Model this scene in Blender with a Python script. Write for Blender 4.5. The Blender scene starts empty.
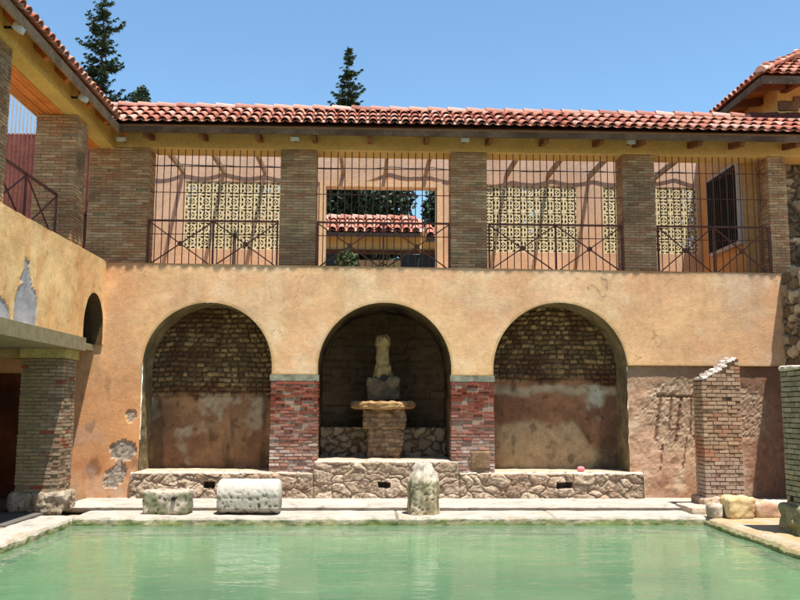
import bpy, math, random
from mathutils import Vector, Matrix, noise
random.seed(7)
rnd = random.random
uni = random.uniform
sc = bpy.context.scene
COL = sc.collection
PI = math.pi

def lin(r, g, b):
    f = lambda c: (c/255/12.92) if c/255 <= .04045 else ((c/255+.055)/1.055)**2.4
    return (f(r), f(g), f(b))
def mix(a, b, t):
    t = max(0, min(1, t)); return (a[0]+(b[0]-a[0])*t, a[1]+(b[1]-a[1])*t, a[2]+(b[2]-a[2])*t)
def mul(a, k): return (a[0]*k, a[1]*k, a[2]*k)
def des(c, k, m=1.0):
    g = .3*c[0]+.6*c[1]+.1*c[2]; return mul(mix(c, (g, g, g), k), m)
def sst(a, b, x):
    t = max(0, min(1, (x-a)/(b-a))); return t*t*(3-2*t)
def N(x, y, z=0.0, s=1.0, o=3):
    return noise.fractal(Vector((x*s, y*s, z*s)), 1.0, 2.0, o)*.9

# ---------------------------------------------------------------- materials
def new_mat(name):
    m = bpy.data.materials.new(name); m.use_nodes = True
    nt = m.node_tree; nt.nodes.clear()
    out = nt.nodes.new('ShaderNodeOutputMaterial')
    p = nt.nodes.new('ShaderNodeBsdfPrincipled')
    nt.links.new(p.outputs[0], out.inputs[0])
    return m, nt, p, out
def surf(name, color=None, rough=.85, n1=(3., .25), n2=(40., .3), bump=.3, bscale=60., spec=.2, metal=0., bdist=.01, stretch=None):
    """Weathered surface: colour from the mesh's own 'Col' attribute or a constant, mottled at two scales, bumped."""
    m, nt, p, out = new_mat(name)
    L = nt.links.new
    if color is None:
        a = nt.nodes.new('ShaderNodeAttribute'); a.attribute_name = 'Col'; base = a.outputs['Color']
    else:
        a = nt.nodes.new('ShaderNodeRGB'); a.outputs[0].default_value = (*color, 1); base = a.outputs[0]
    tc = nt.nodes.new('ShaderNodeTexCoord'); co = tc.outputs['Object']
    if stretch:
        mp = nt.nodes.new('ShaderNodeMapping'); mp.inputs['Scale'].default_value = stretch
        L(co, mp.inputs[0]); co = mp.outputs[0]
    prev = base
    for sc_, am in (n1, n2):
        t = nt.nodes.new('ShaderNodeTexNoise'); t.inputs['Scale'].default_value = sc_; t.inputs['Detail'].default_value = 5
        t.inputs['Roughness'].default_value = .62
        L(co, t.inputs['Vector'])
        mr = nt.nodes.new('ShaderNodeMapRange'); mr.inputs[1].default_value = .3; mr.inputs[2].default_value = .7
        mr.inputs[3].default_value = 1-am; mr.inputs[4].default_value = 1+am
        L(t.outputs[0], mr.inputs[0])
        v = nt.nodes.new('ShaderNodeVectorMath'); v.operation = 'SCALE'
        L(prev, v.inputs[0]); L(mr.outputs[0], v.inputs['Scale']); prev = v.outputs[0]
    L(prev, p.inputs['Base Color'])
    p.inputs['Roughness'].default_value = rough
    p.inputs['Specular IOR Level'].default_value = spec
    p.inputs['Metallic'].default_value = metal
    if bump:
        t = nt.nodes.new('ShaderNodeTexNoise'); t.inputs['Scale'].default_value = bscale; t.inputs['Detail'].default_value = 6
        t.inputs['Roughness'].default_value = .7
        L(co, t.inputs['Vector'])
        b = nt.nodes.new('ShaderNodeBump'); b.inputs['Strength'].default_value = bump; b.inputs['Distance'].default_value = bdist
        L(t.outputs[0], b.inputs['Height']); L(b.outputs[0], p.inputs['Normal'])
    return m
M = {}
M['plaster'] = surf('lime_plaster', None, .92, (1.2, .13), (14., .12), .5, 30., .1, bdist=.012)
M['stone'] = surf('rubble_stone', None, .95, (6., .2), (45., .3), .8, 55., .1, bdist=.015)
M['paving'] = surf('pale_paving_stone', None, .85, (2., .08), (25., .14), .5, 25., .2, bdist=.012)
M['brick'] = surf('old_brick', None, .95, (5., .15), (60., .3), .6, 80., .1, bdist=.008)
M['tile'] = surf('clay_roof_tile', None, .97, (2., .12), (30., .22), .3, 70., .05, bdist=.004)
M['travertine'] = surf('pitted_travertine', None, .9, (5., .12), (55., .22), .9, 60., .15, bdist=.012)
M['trunk'] = surf('tree_bark', (.09, .06, .04), .95, (6., .3), (40., .3), .6, 30.)
M['needle'] = surf('foliage', None, .75, (1., .2), (8., .25), 0, spec=.25)
M['wood'] = surf('orange_varnished_timber', None, .6, (6., .2), (30., .25), .3, 40., .3, stretch=(1, .12, 1))
M['woodx'] = surf('weathered_timber', None, .85, (4., .3), (30., .35), .4, 50., .15)
M['iron'] = surf('rust_brown_iron', (.105, .035, .024), .65, (5., .35), (60., .35), .2, 120., .35)
M['sheet'] = surf('red_oxide_sheet', None, .7, (2., .25), (15., .25), .1, 40., .3)
M['grey_iron'] = surf('dark_iron', (.02, .018, .018), .6, (5., .3), (40., .3), 0)
M['white'] = surf('aged_white_plastic', (.55, .55, .54), .5, (5., .15), (40., .1), 0)
M['glass'] = surf('lamp_glass', (.5, .53, .55), .15, (5., .1), (40., .05), 0, spec=.6)
M['cable'] = surf('black_cable', (.02, .02, .02), .5, (5., .1), (40., .1), 0)
M['frame'] = surf('painted_window_frame', (.42, .36, .31), .7, (5., .12), (50., .1), .1)
M['dark'] = surf('dark_green_shutter', (.022, .03, .03), .7, (5., .15), (50., .1), .1)
M['block'] = surf('yellow_concrete_block', (.70, .60, .36), .85, (3., .12), (30., .12), .2, 60.)
M['pink'] = surf('pink_plastic', (.8, .22, .26), .5, (9., .12), (50., .1), .2)
M['ground'] = surf('dusty_ground', (.32, .25, .18), .95, (.5, .2), (8., .25), .4, 12.)
M['floor'] = surf('pool_floor_silt', None, .9, (1.0, .2), (6., .15), .3, 8.)

# water: Fresnel gloss over milky green water that lets the shallow ledges show
m, nt, p, out = new_mat('milky_green_water')
L = nt.links.new
nt.nodes.remove(p)
dif = nt.nodes.new('ShaderNodeBsdfDiffuse'); dif.inputs[0].default_value = (.20, .42, .24, 1)
tra = nt.nodes.new('ShaderNodeBsdfTransparent'); tra.inputs[0].default_value = (.5, .8, .58, 1)
glo = nt.nodes.new('ShaderNodeBsdfGlossy'); glo.inputs['Roughness'].default_value = .03; glo.inputs[0].default_value = (1, 1, 1, 1)
fr = nt.nodes.new('ShaderNodeFresnel'); fr.inputs[0].default_value = 1.33
tc = nt.nodes.new('ShaderNodeTexCoord')
def wnoise(scale, sx, sy, dist, prev=None, strength=1.0, det=3):
    mp = nt.nodes.new('ShaderNodeMapping'); mp.inputs['Scale'].default_value = (sx, sy, 1); L(tc.outputs['Object'], mp.inputs[0])
    t = nt.nodes.new('ShaderNodeTexNoise'); t.inputs['Scale'].default_value = scale; t.inputs['Detail'].default_value = det
    t.inputs['Distortion'].default_value = .6
    L(mp.outputs[0], t.inputs['Vector'])
    b = nt.nodes.new('ShaderNodeBump'); b.inputs['Strength'].default_value = strength; b.inputs['Distance'].default_value = dist
    L(t.outputs[0], b.inputs['Height'])
    if prev: L(prev.outputs[0], b.inputs['Normal'])
    return b
b1 = wnoise(.9, 1, 2.2, .022)
b2 = wnoise(4., 1, 2.6, .0045, b1)
for n_ in (glo, fr): L(b2.outputs[0], n_.inputs['Normal'])
tn = nt.nodes.new('ShaderNodeTexNoise'); tn.inputs['Scale'].default_value = .5; tn.inputs['Detail'].default_value = 3; L(tc.outputs['Object'], tn.inputs['Vector'])
cr = nt.nodes.new('ShaderNodeValToRGB'); cr.color_ramp.elements[0].position = .35; cr.color_ramp.elements[1].position = .68
cr.color_ramp.elements[0].color = (.115, .21, .130, 1); cr.color_ramp.elements[1].color = (.18, .275, .158, 1)
L(tn.outputs[0], cr.inputs[0]); L(cr.outputs[0], dif.inputs[0])
m1 = nt.nodes.new('ShaderNodeMixShader'); m1.inputs[0].default_value = .62; L(tra.outputs[0], m1.inputs[1]); L(dif.outputs[0], m1.inputs[2])
m2 = nt.nodes.new('ShaderNodeMixShader'); L(fr.outputs[0], m2.inputs[0]); L(m1.outputs[0], m2.inputs[1]); L(glo.outputs[0], m2.inputs[2])
L(m2.outputs[0], out.inputs[0])
M['water'] = m

# ---------------------------------------------------------------- mesh builder
class MB:
    def __init__(s): s.v = []; s.f = []; s.c = []
    def add(s, vs, fs, col=(.5, .5, .5)):
        o = len(s.v); s.v += [tuple(v) for v in vs]; s.f += [tuple(i+o for i in f) for f in fs]
        if isinstance(col, list): s.c += col
        else: s.c += [col]*len(vs)
        return s
    def box(s, x0, x1, y0, y1, z0, z1, col=(.5, .5, .5), R=None, ctr=None):
        vs = [Vector((x, y, z)) for z in (z0, z1) for y in (y0, y1) for x in (x0, x1)]
        if R is not None:
            ctr = ctr or Vector(((x0+x1)/2, (y0+y1)/2, (z0+z1)/2)); vs = [R@(v-ctr)+ctr for v in vs]
        return s.add(vs, [(0, 2, 3, 1), (4, 5, 7, 6), (0, 1, 5, 4), (2, 6, 7, 3), (0, 4, 6, 2), (1, 3, 7, 5)], col)
    def bar(s, a, b, w, h=None, col=(.5, .5, .5)):
        a = Vector(a); b = Vector(b); d = (b-a).normalized(); h = h or w
        up = Vector((0, 0, 1)) if abs(d.z) < .95 else Vector((0, 1, 0))
        r = d.cross(up).normalized(); u = r.cross(d)
        vs = [p+r*sx*w/2+u*sy*h/2 for p in (a, b) for sx, sy in ((-1, -1), (1, -1), (1, 1), (-1, 1))]
        return s.add(vs, [(0, 3, 2, 1), (4, 5, 6, 7), (0, 1, 5, 4), (1, 2, 6, 5), (2, 3, 7, 6), (3, 0, 4, 7)], col)
    def tube(s, pts, rad, n=8, col=(.5, .5, .5)):
        pts = [Vector(p) for p in pts]; rads = rad if isinstance(rad, list) else [rad]*len(pts)
        vs = []; fs = []
        for i, p in enumerate(pts):
            d = (pts[min(i+1, len(pts)-1)]-pts[max(i-1, 0)]).normalized()
            up = Vector((0, 0, 1)) if abs(d.z) < .9 else Vector((0, 1, 0))
            r = d.cross(up).normalized(); u = r.cross(d)
            for k in range(n):
                a = 2*PI*k/n; vs.append(p+(r*math.cos(a)+u*math.sin(a))*rads[i])
        for i in range(len(pts)-1):
            for k in range(n):
                fs.append((i*n+k, i*n+(k+1) % n, (i+1)*n+(k+1) % n, (i+1)*n+k))
        fs.append(tuple(range(n))[::-1]); fs.append(tuple(range((len(pts)-1)*n, len(pts)*n)))
        return s.add(vs, fs, col)
    def build(s, name, mat, parent=None, smooth=False):
        me = bpy.data.meshes.new(name); me.from_pydata(s.v, [], s.f)
        at = me.color_attributes.new('Col', 'FLOAT_COLOR', 'POINT')
        buf = []
        for c in s.c: buf += [max(0, c[0]), max(0, c[1]), max(0, c[2]), 1.0]
        at.data.foreach_set('color', buf)
        me.materials.append(M[mat] if isinstance(mat, str) else mat)
        if smooth: me.polygons.foreach_set('use_smooth', [True]*len(me.polygons))
        me.update()
        o = bpy.data.objects.new(name, me); COL.objects.link(o)
        if parent is not None:
            o.parent = parent; o.matrix_parent_inverse = Matrix.Translation(-parent.location)
        return o
def tag(o, label=None, cat=None, group=None, kind=None):
    if label: o['label'] = label
    if cat: o['category'] = cat
    if group: o['group'] = group
    if kind: o['kind'] = kind
    return o
def empty(name, loc, label, cat, group=None):
    o = bpy.data.objects.new(name, None); o.location = loc; o.empty_display_size = .2; COL.objects.link(o)
    return tag(o, label, cat, group)

def grid(us, vs_of, fmap, col):
    """us: list of u; vs_of(u)-> list of v (same count); fmap(u,v)->(x,y,z); col(u,v)->rgb"""
    mb = MB(); vs = []; cs = []; nv = None
    for u in us:
        vl = vs_of(u); nv = len(vl)
        for v in vl: vs.append(fmap(u, v)); cs.append(col(u, v))
    fs = [(i*nv+j, (i+1)*nv+j, (i+1)*nv+j+1, i*nv+j+1) for i in range(len(us)-1) for j in range(nv-1)]
    mb.add(vs, fs, cs); return mb
def lsp(a, b, n): return [a+(b-a)*i/n for i in range(n+1)]
def rng(a, b, st): return lsp(a, b, max(1, int(round(abs(b-a)/st))))

# cell patterns --------------------------------------------------
def vor(x, z, sx, sz, o=0.0, w=.25):
    q = Vector((x/sx+w*noise.noise(Vector((x*3/sx*.5, z*3/sz*.5, o))), z/sz+w*noise.noise(Vector((x*1.5/sx, 7+z*1.5/sz, o))), o))
    d, p = noise.voronoi(q)
    c = p[0]; h = math.sin(c.x*127.1+c.y*311.7+c.z*74.7)*43758.5453; h -= math.floor(h)
    return d[1]-d[0], h, d[0]
def masonry(x, z, cw, ch, o=0.0):
    x = x+.25*cw*noise.noise(Vector((x*4, z*4, o))); z = z+.35*ch*noise.noise(Vector((x*2.2, z*3, o+5)))
    r = math.floor(z/ch); k = math.sin(r*91.7+o)*4375.3; k -= math.floor(k)
    w = cw*(.8+.5*k); xx = x/w+k*3; c = math.floor(xx)
    h = math.sin(r*127.1+c*311.7+o)*43758.5; h -= math.floor(h)
    ex = min(xx-c, 1-(xx-c))*w; ez = min(z/ch-r, 1-(z/ch-r))*ch
    return min(ex, ez), h

# ---------------------------------------------------------------- camera, sun, sky
F, PIT, YAW, ROL = 850., math.radians(7.2), math.radians(2.0), math.radians(.25)
fw = Vector((math.sin(YAW)*math.cos(PIT), math.cos(YAW)*math.cos(PIT), math.sin(PIT)))
r0 = Vector((math.cos(YAW), -math.sin(YAW), 0)); u0 = r0.cross(fw)
r1 = r0*math.cos(ROL)+u0*math.sin(ROL); u1 = u0*math.cos(ROL)-r0*math.sin(ROL)
cd = bpy.data.cameras.new('camera'); cam = bpy.data.objects.new('camera', cd); COL.objects.link(cam)
mw = Matrix(((r1.x, u1.x, -fw.x, 0), (r1.y, u1.y, -fw.y, 0), (r1.z, u1.z, -fw.z, 1.9), (0, 0, 0, 1)))
cam.matrix_world = mw
cd.sensor_width = 36; cd.lens = F/800*36; cd.clip_end = 3000; cd.clip_start = .05
sc.camera = cam
SD = Vector((.17, -.235, 1)).normalized()
sl = bpy.data.lights.new('sun', 'SUN'); sl.energy = 5.0; sl.angle = math.radians(.53); sl.color = (1, .95, .88)
so = bpy.data.objects.new('sun', sl); COL.objects.link(so); so.rotation_euler = SD.to_track_quat('Z', 'Y').to_euler(); so.location = (5, -5, 30)
w = bpy.data.worlds.new('World'); sc.world = w; w.use_nodes = True
wn = w.node_tree; bg = wn.nodes['Background']
sky = wn.nodes.new('ShaderNodeTexSky'); sky.sky_type = 'NISHITA'; sky.sun_disc = False
sky.sun_elevation = math.asin(SD.z); sky.sun_rotation = math.atan2(SD.x, SD.y)
sky.air_density = 1.0; sky.dust_density = .35; sky.ozone_density = 2.4; sky.altitude = 600
vm = wn.nodes.new('ShaderNodeVectorMath'); vm.operation = 'MULTIPLY'; vm.inputs[1].default_value = (.98, 1.15, 1.12)
wn.links.new(sky.outputs[0], vm.inputs[0]); wn.links.new(vm.outputs[0], bg.inputs[0]); bg.inputs[1].default_value = .105
sc.view_settings.view_transform = 'Standard'; sc.view_settings.look = 'None'
sc.view_settings.gamma = 1; sc.view_settings.use_curve_mapping = False
sc.view_settings.exposure = 0.95

# ---------------------------------------------------------------- ground, pool
mb = MB()
B = 2500
z = .06
X0, X1, Y0, Y1 = -4.95, 5.7, .4, 14.3
for a in ((-B, X0, -B, B), (X1, B, -B, B), (X0, X1, -B, Y0), (X0, X1, Y1, B)):
    mb.add([(a[0], a[2], z), (a[1], a[2], z), (a[1], a[3], z), (a[0], a[3], z)], [(0, 1, 2, 3)])
tag(mb.build('ground', 'ground'), kind='structure')
mb = MB(); mb.add([(-5.2, .2, 0), (6.2, .2, 0), (6.2, 14.5, 0), (-5.2, 14.5, 0)], [(0, 1, 2, 3)])
tag(mb.build('water', 'water'), kind='structure')

PALE = (.37, .335, .29); MOSS = (.16, .19, .06); OCH = (.55, .42, .24)
# pool floor with shallow ledges beneath the water
def fz(x, y):
    d = min(x+4.75, 14.1-y)
    dr = 5.45-x
    z = -1.35
    z = max(z, -.16-.15*sst(.35, .55, d)-1.1*sst(.75, 1.5, d+.12*N(x, y, 0, 1.3)))
    z = max(z, -.14-.12*sst(.3, .6, dr)-1.1*sst(.8, 1.6, dr+.2*N(x, y, 3, 1.1)))
    return z+.03*N(x, y, 0, 2.)
tag(grid(rng(-5.2, 6.2, .12), lambda u: rng(.2, 14.5, .12), lambda u, v: (u, v, fz(u, v)),
     lambda u, v: mix((.10, .24, .14), (.50, .56, .34), sst(-1.2, -.2, fz(u, v)))).build('pool_floor', 'floor', smooth=True), kind='structure')

# kerbs: profile swept along the pool edge, worn and mossy
def kerb(name, a, b, out, prof, label, seed, joint=1.3, ochre=0.0):
    a = Vector(a); b = Vector(b); out = Vector(out); Ln = (b-a).length; d = (b-a)/Ln
    pts = []
    for (q0, q1) in zip(prof, prof[1:]):
        n = max(1, int(math.hypot(q1[0]-q0[0], q1[1]-q0[1])/.03))
        pts += [(q0[0]+(q1[0]-q0[0])*i/n, q0[1]+(q1[1]-q0[1])*i/n) for i in range(n)]
    pts.append(prof[-1])
    def jn(u): 
        uu = u+.25*noise.noise(Vector((u*.9, seed, 0)))
        return abs((uu/joint) % 1-.5)
    def fm(u, v):
        o, z = pts[int(v)]
        edge = sst(.35, .0, o)
        dx = edge*(.05*N(u, seed, z, 1.3)+.02*N(u, seed, z, 6))
        zz = z+.012*N(u, o, seed, 2.2)+edge*.018*N(u, o, seed, 5)
        j = jn(u); cut = sst(.487, .5, j)
        if z > -.1: zz -= .03*cut*sst(-.05, .1, z)*(1-sst(.4, .7, o)*.6)
        p = a+d*u+out*(o+dx); return (p.x, p.y, zz)
    def cl(u, v):
        o, z = pts[int(v)]
        n = N(u, o*2, z*2+seed, 1.6)
        c = mix(PALE, mul(PALE, .72), sst(.0, .6, N(u, o*3, seed+z*3, 3)))
        c = mix(c, (.36, .24, .11), max(ochre*(1.1+n), sst(.2, .7, n)*.5))
        f = 1-sst(.02, .125, z+.04*n)
        c = mix(c, (.30, .26, .13), f*.85)
        c = mix(c, MOSS, f*sst(-.25, .25, N(u*2, seed, z*6, 2.3)))
        c = mix(c, mul(MOSS, .5), (1-sst(-.02, .03, z))*.9)
        c = mix(c, (.10, .09, .06), sst(.488, .499, jn(u))*.75)
        c = mix(c, (.20, .18, .12), sst(.35, .55, N(u*3, o*5, seed, 3))*sst(.5, .0, o)*.5)
        return c
    us = rng(0, Ln, .035)
    o = grid(us, lambda u: list(range(len(pts))), fm, cl).build(name, 'paving')
    return tag(o, kind='structure')
kp = [(-.02, -.3), (0, -.05), (.0, .09), (.03, .125), (.10, .135), (1.05, .135)]
kerb('pool_kerb', (-4.75, 14.08, 0), (5.6, 14.2, 0), (0, 1, 0), kp, '', 1.)
kerb('side_kerb', (-4.75, 14.3, 0), (-4.75, 3., 0), (-1, 0, 0), [(-.02, -.3), (0, -.05), (.0, .08), (.03, .12), (.1, .13), (1.0, .15), (4.2, .15)], '', 5., 1.7)
kerb('right_kerb', (5.52, 14.6, 0), (5.44, 4., 0), (1, 0, 0), [(-.02, -.3), (0, -.05), (.0, .05), (.04, .10), (.12, .125), (.8, .14), (3.6, .16)], '', 9., 1.1, .6)
# upper terrace slabs
def tcol(u, v):
    c = mix(PALE, mul(PALE, .8), sst(.1, .7, N(u, v, 2, 2.)))
    e, h, _ = vor(u, v, 1.1, .8, 3., .1)
    c = mul(c, .93+.12*h)
    c = mix(c, (.12, .10, .07), (1-sst(.0, .03, e))*.7)
    return mix(c, (.40, .33, .25), sst(.2, .55, N(u*2, v*4, 9, 2.))*.6)
def tz(u, v):
    zz = .185+.006*N(u, v, 0, 3.)+.004*N(u, v, 0, 9.)
    return zz
mb = grid(rng(-5.3, 8.4, .05), lambda u: [14.97+.015*N(u, 0, 1, 1.5)]*2+rng(15.0, 16.75, .05), lambda u, v: (u, v, tz(u, v)), tcol)
nv = len(rng(15.0, 16.75, .05))+2
for i in range(0, len(mb.v), nv):
    x, y, z = mb.v[i]; mb.v[i] = (x, y+.03, .10); mb.c[i] = (.12, .09, .06)  # riser foot coloured dark as the step's shadow line
tag(mb.build('terrace_paving', 'paving'), kind='structure')
# porch floor (left) and right terrace
tag(MB().box(-9.2, -5.3, 12.9, 16.7, .1, .165, mul(PALE, .3)).build('porch_floor', 'paving'), kind='structure')  # paving colour darkened here to deepen the porch shade

# ---------------------------------------------------------------- brick masses
def brick_mass(mb, x0, x1, y0, y1, z0, z1, pal, ch=.068, bl=.24, mort=.011, jit=.006, mortar=(.30, .26, .2), top=None, dirt_shade=None, zmin=None):
    e = .012
    n = max(1, int(round((z1-z0)/ch))); ch = (z1-z0)/n
    for i in range(n):
        za = z0+i*ch; zb = za+ch-mort
        zt = za+ch*.5
        def ok(x, y):
            return top is None or zt < top(x, y)
        for side in range(4):
            if side in (0, 2): a, b = x0, x1
            else: a, b = y0+.1, y1-.1
            Lq = b-a
            k = max(1, round(Lq/bl)); off = .5 if i % 2 else 0
            edges = [a]
            for q in range(k+1):
                t = a+(q+off)*Lq/k+uni(-.02, .02)
                if a+.05 < t < b-.05: edges.append(t)
            edges.append(b)
            for p, q in zip(edges, edges[1:]):
                j = uni(-jit, jit); p2 = p+(mort if p > a else 0); q2 = q
                if side in (0, 2): cx, cy = (p+q)/2, (y0 if side == 0 else y1)
                else: cx, cy = (x0 if side == 3 else x1), (p+q)/2
                if not ok(cx, cy): continue
                if top is not None and side in (0, 2) and zt+ch*.4 > min(top(p2+.01, cy), top(q2-.01, cy)): continue
                if rnd() < .015: j -= .03
                c = mix(random.choice(pal), pal[0], .35); c = mul(c, uni(.86, 1.14)); c = (c[0]*1.03, c[1]*.97, c[2]*.9)
                if dirt_shade: c = dirt_shade(cx, cy, zt, c)
                dz = uni(-.003, .003); tl = uni(-.003, .003)
                if side == 0: mb.box(p2, q2, y0-j, y0+.1, za+dz, zb+dz+tl, c)
                elif side == 2: mb.box(p2, q2, y1-.1, y1+j, za+dz, zb+dz, c)
                elif side == 3: mb.box(x0-j, x0+.1, p2, q2, za+dz, zb+dz+tl, c)
                else: mb.box(x1-.1, x1+j, p2, q2, za+dz, zb+dz+tl, c)
    if top is None: mb.box(x0+e, x1-e, y0+e, y1-e, z0, z1-.004, mortar)
    else:
        nn = 14
        for i in range(nn):
            xa = x0+e+(x1-x0-2*e)*i/nn; xb = x0+e+(x1-x0-2*e)*(i+1)/nn
            mb.box(xa, xb, y0+e, y1-e, z0, min(top(xa, y0), top(xb, y0))-ch*.3, mortar)
    return mb
GB = [lin(174, 142, 108), lin(162, 128, 96), lin(182, 152, 118), lin(168, 124, 92), lin(152, 126, 98), lin(190, 164, 130), lin(160, 108, 80)]
GBm = lin(138, 118, 90)
def band_dirt(x, y, z, c):
    n = N(x, y, z, 1.3)
    c = mix(c, lin(110, 84, 62), sst(.05, .5, n)*.6)
    return mix(c, lin(172, 150, 118), sst(.1, .5, N(x*2, y*2, z*4+9, 1.5))*.4)
cols = [(-5.605, -4.43, 16.64, 17.14, 'wide brown brick corner pillar where the two upper colonnades meet'),
        (-1.823, -1.107, 16.64, 17.14, 'upper brick pillar directly left of the bay with the open courtyard window'),
        (1.598, 2.325, 16.64, 17.14, 'upper brick pillar directly right of the bay with the open courtyard window'),
        (5.09, 5.746, 16.64, 17.14, 'upper brick pillar between the third and the rightmost railed bays'),
        (8.10, 8.468, 16.64, 17.2, 'narrow upper brick pillar at the right end beside the rough stone wall')]
for x0, x1, y0, y1, lb in cols:
    mb = MB(); brick_mass(mb, x0, x1, y0, y1, 4.58, 7.03, GB, ch=.056, mort=.009, mortar=GBm, dirt_shade=band_dirt)
    tag(mb.build('brick_pillar', 'brick'), lb, 'pillar', 'brick pillars of the upper colonnade')
for y0, y1, lb in ((14.66, 15.28, 'upper left-wing brick pillar standing between the short railing and the longer railing'),
                   (11.28, 11.93, 'nearest upper left-wing brick pillar cut by the left edge of the photo')):
    mb = MB(); brick_mass(mb, -5.9, -5.2, y0, y1, 4.6, 7.0, GB, ch=.056, mort=.009, mortar=GBm, dirt_shade=band_dirt)
    tag(mb.build('brick_pillar', 'brick'), lb, 'pillar', 'brick pillars of the upper colonnade')

# ---------------------------------------------------------------- main arcade wall
hall = empty('arcade_wall', (1.5, 16.6, .18), 'long ochre plastered wall with three round arched niches above the pool terrace', 'wall')
PL = lin(216, 174, 124); PLp = lin(212, 163, 118); LOW = lin(192, 140, 98)
def zt(x): return 4.68-.006*(x+5.15)
def zb(x): return 2.52 if x < 4.9 else 2.735
arches = [(-4.374, -1.898, 2.67), (-1.008, 1.583, 2.64), (2.407, 5.056, 2.64)]
def patchmask(x, z):
    """crumbled areas where the grey core shows through the plaster, left end"""
    w = .05*N(x, z, 0, 6)+.025*N(x, z, 4, 14)
    a = 1-math.hypot((x+4.66)/.24, (z-1.06)/.20)+w*4
    b = 1-math.hypot((x+4.80-.35*(z-.6))/.19, (z-.58)/.24)+w*4
    c = 1-math.hypot((x+4.55)/.10, (z-1.72)/.13)+w*5
    return max(a, b, c)
def rightmask(x, z):
    w = .35*N(x, z, 0, 1.6)+.2*N(x, z, 4, 6)
    a = 1-math.hypot((x-6.05)/.75, (z-1.75)/.72)+w
    b = 1-math.hypot((x-7.25)/.5, (z-1.75)/.6)+w
    return max(a, b)
def strokes(x, z):
    s = 0
    for (xa, za, xb, zb_, wd) in ((5.72, 2.13, 5.58, 1.3, .035), (5.93, 2.13, 5.86, 1.5, .025), (6.12, 2.12, 5.98, 1.25, .035), (6.33, 2.12, 6.28, 1.4, .02), (6.50, 2.12, 6.36, 1.3, .035),
                                  (5.66, 2.15, 6.6, 2.13, .03), (5.72, 1.2, 5.66, .7, .015), (6.2, 1.3, 6.1, .75, .018)):
        dx, dz = xb-xa, zb_-za; t = max(0, min(1, ((x-xa)*dx+(z-za)*dz)/(dx*dx+dz*dz)))
        d = math.hypot(x-xa-dx*t, z-za-dz*t)
        s = max(s, 1-sst(wd*.5, wd*1.2, d+.01*N(x, z, 0, 9)))
    return s
def wdisp(x, z):
    d = .012*N(x, z, 0, .8)+.004*N(x, z, 1, 4.)
    if z > zb(x) or x < -4.37: 
        pm = patchmask(x, z) if z < 2.2 else -1
        return d*.6+.055-(.022-.012*N(x, z, 5, 14) if pm > 0 else 0)
    if x < -3.9:
        pm = patchmask(x, z)
        if pm > 0: return d-.03+.02*N(x, z, 5, 14)
    if x > 5.0:
        rm = sst(-.05, .12, rightmask(x, z)); e, h, f1 = vor(x, z, .075, .055, 2., .4)
        d += .012*N(x, z, 2, 5)+.006*N(x, z, 8, 15)
        d += rm*(-.012+.012*sst(.0, .5, e)*(.5+h)+.008*N(x, z, 6, 22))-.02*strokes(x, z)
    return d
def wcol(x, z):
    n1 = N(x, z, 0, .55); n2 = N(x, z, 7, 1.5); n3 = N(x*1.0, z*.5, 3, 3.)
    if -5.75 < x < -4.37 and 1.3 < z:
        t = sst(1.3, 3.6, z+.5*n1)
        return mix(wlow(x, z, n1, n2, n3), wup(x, z, n1, n2, n3), t)
    return wup(x, z, n1, n2, n3) if z > zb(x) else wlow(x, z, n1, n2, n3)
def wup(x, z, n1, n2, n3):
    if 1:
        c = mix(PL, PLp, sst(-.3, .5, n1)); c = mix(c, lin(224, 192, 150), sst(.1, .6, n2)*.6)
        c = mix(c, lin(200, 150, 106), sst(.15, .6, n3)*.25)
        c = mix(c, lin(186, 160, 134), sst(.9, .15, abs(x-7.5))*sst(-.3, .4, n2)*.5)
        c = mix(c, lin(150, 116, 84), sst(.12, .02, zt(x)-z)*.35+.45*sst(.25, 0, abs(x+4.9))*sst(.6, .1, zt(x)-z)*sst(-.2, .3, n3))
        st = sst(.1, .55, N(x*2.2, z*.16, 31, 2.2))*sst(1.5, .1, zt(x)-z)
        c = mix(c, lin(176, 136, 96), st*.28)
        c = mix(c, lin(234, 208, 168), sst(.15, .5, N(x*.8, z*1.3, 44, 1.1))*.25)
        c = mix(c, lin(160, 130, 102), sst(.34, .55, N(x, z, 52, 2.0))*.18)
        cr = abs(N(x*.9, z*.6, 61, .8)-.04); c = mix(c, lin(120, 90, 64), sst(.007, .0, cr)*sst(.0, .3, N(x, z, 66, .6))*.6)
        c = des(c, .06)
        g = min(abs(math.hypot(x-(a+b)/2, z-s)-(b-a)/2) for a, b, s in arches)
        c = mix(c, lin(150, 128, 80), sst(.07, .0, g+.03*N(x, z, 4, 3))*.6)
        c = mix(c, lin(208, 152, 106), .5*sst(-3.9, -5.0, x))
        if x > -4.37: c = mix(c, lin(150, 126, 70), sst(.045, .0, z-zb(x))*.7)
        return c
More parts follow.
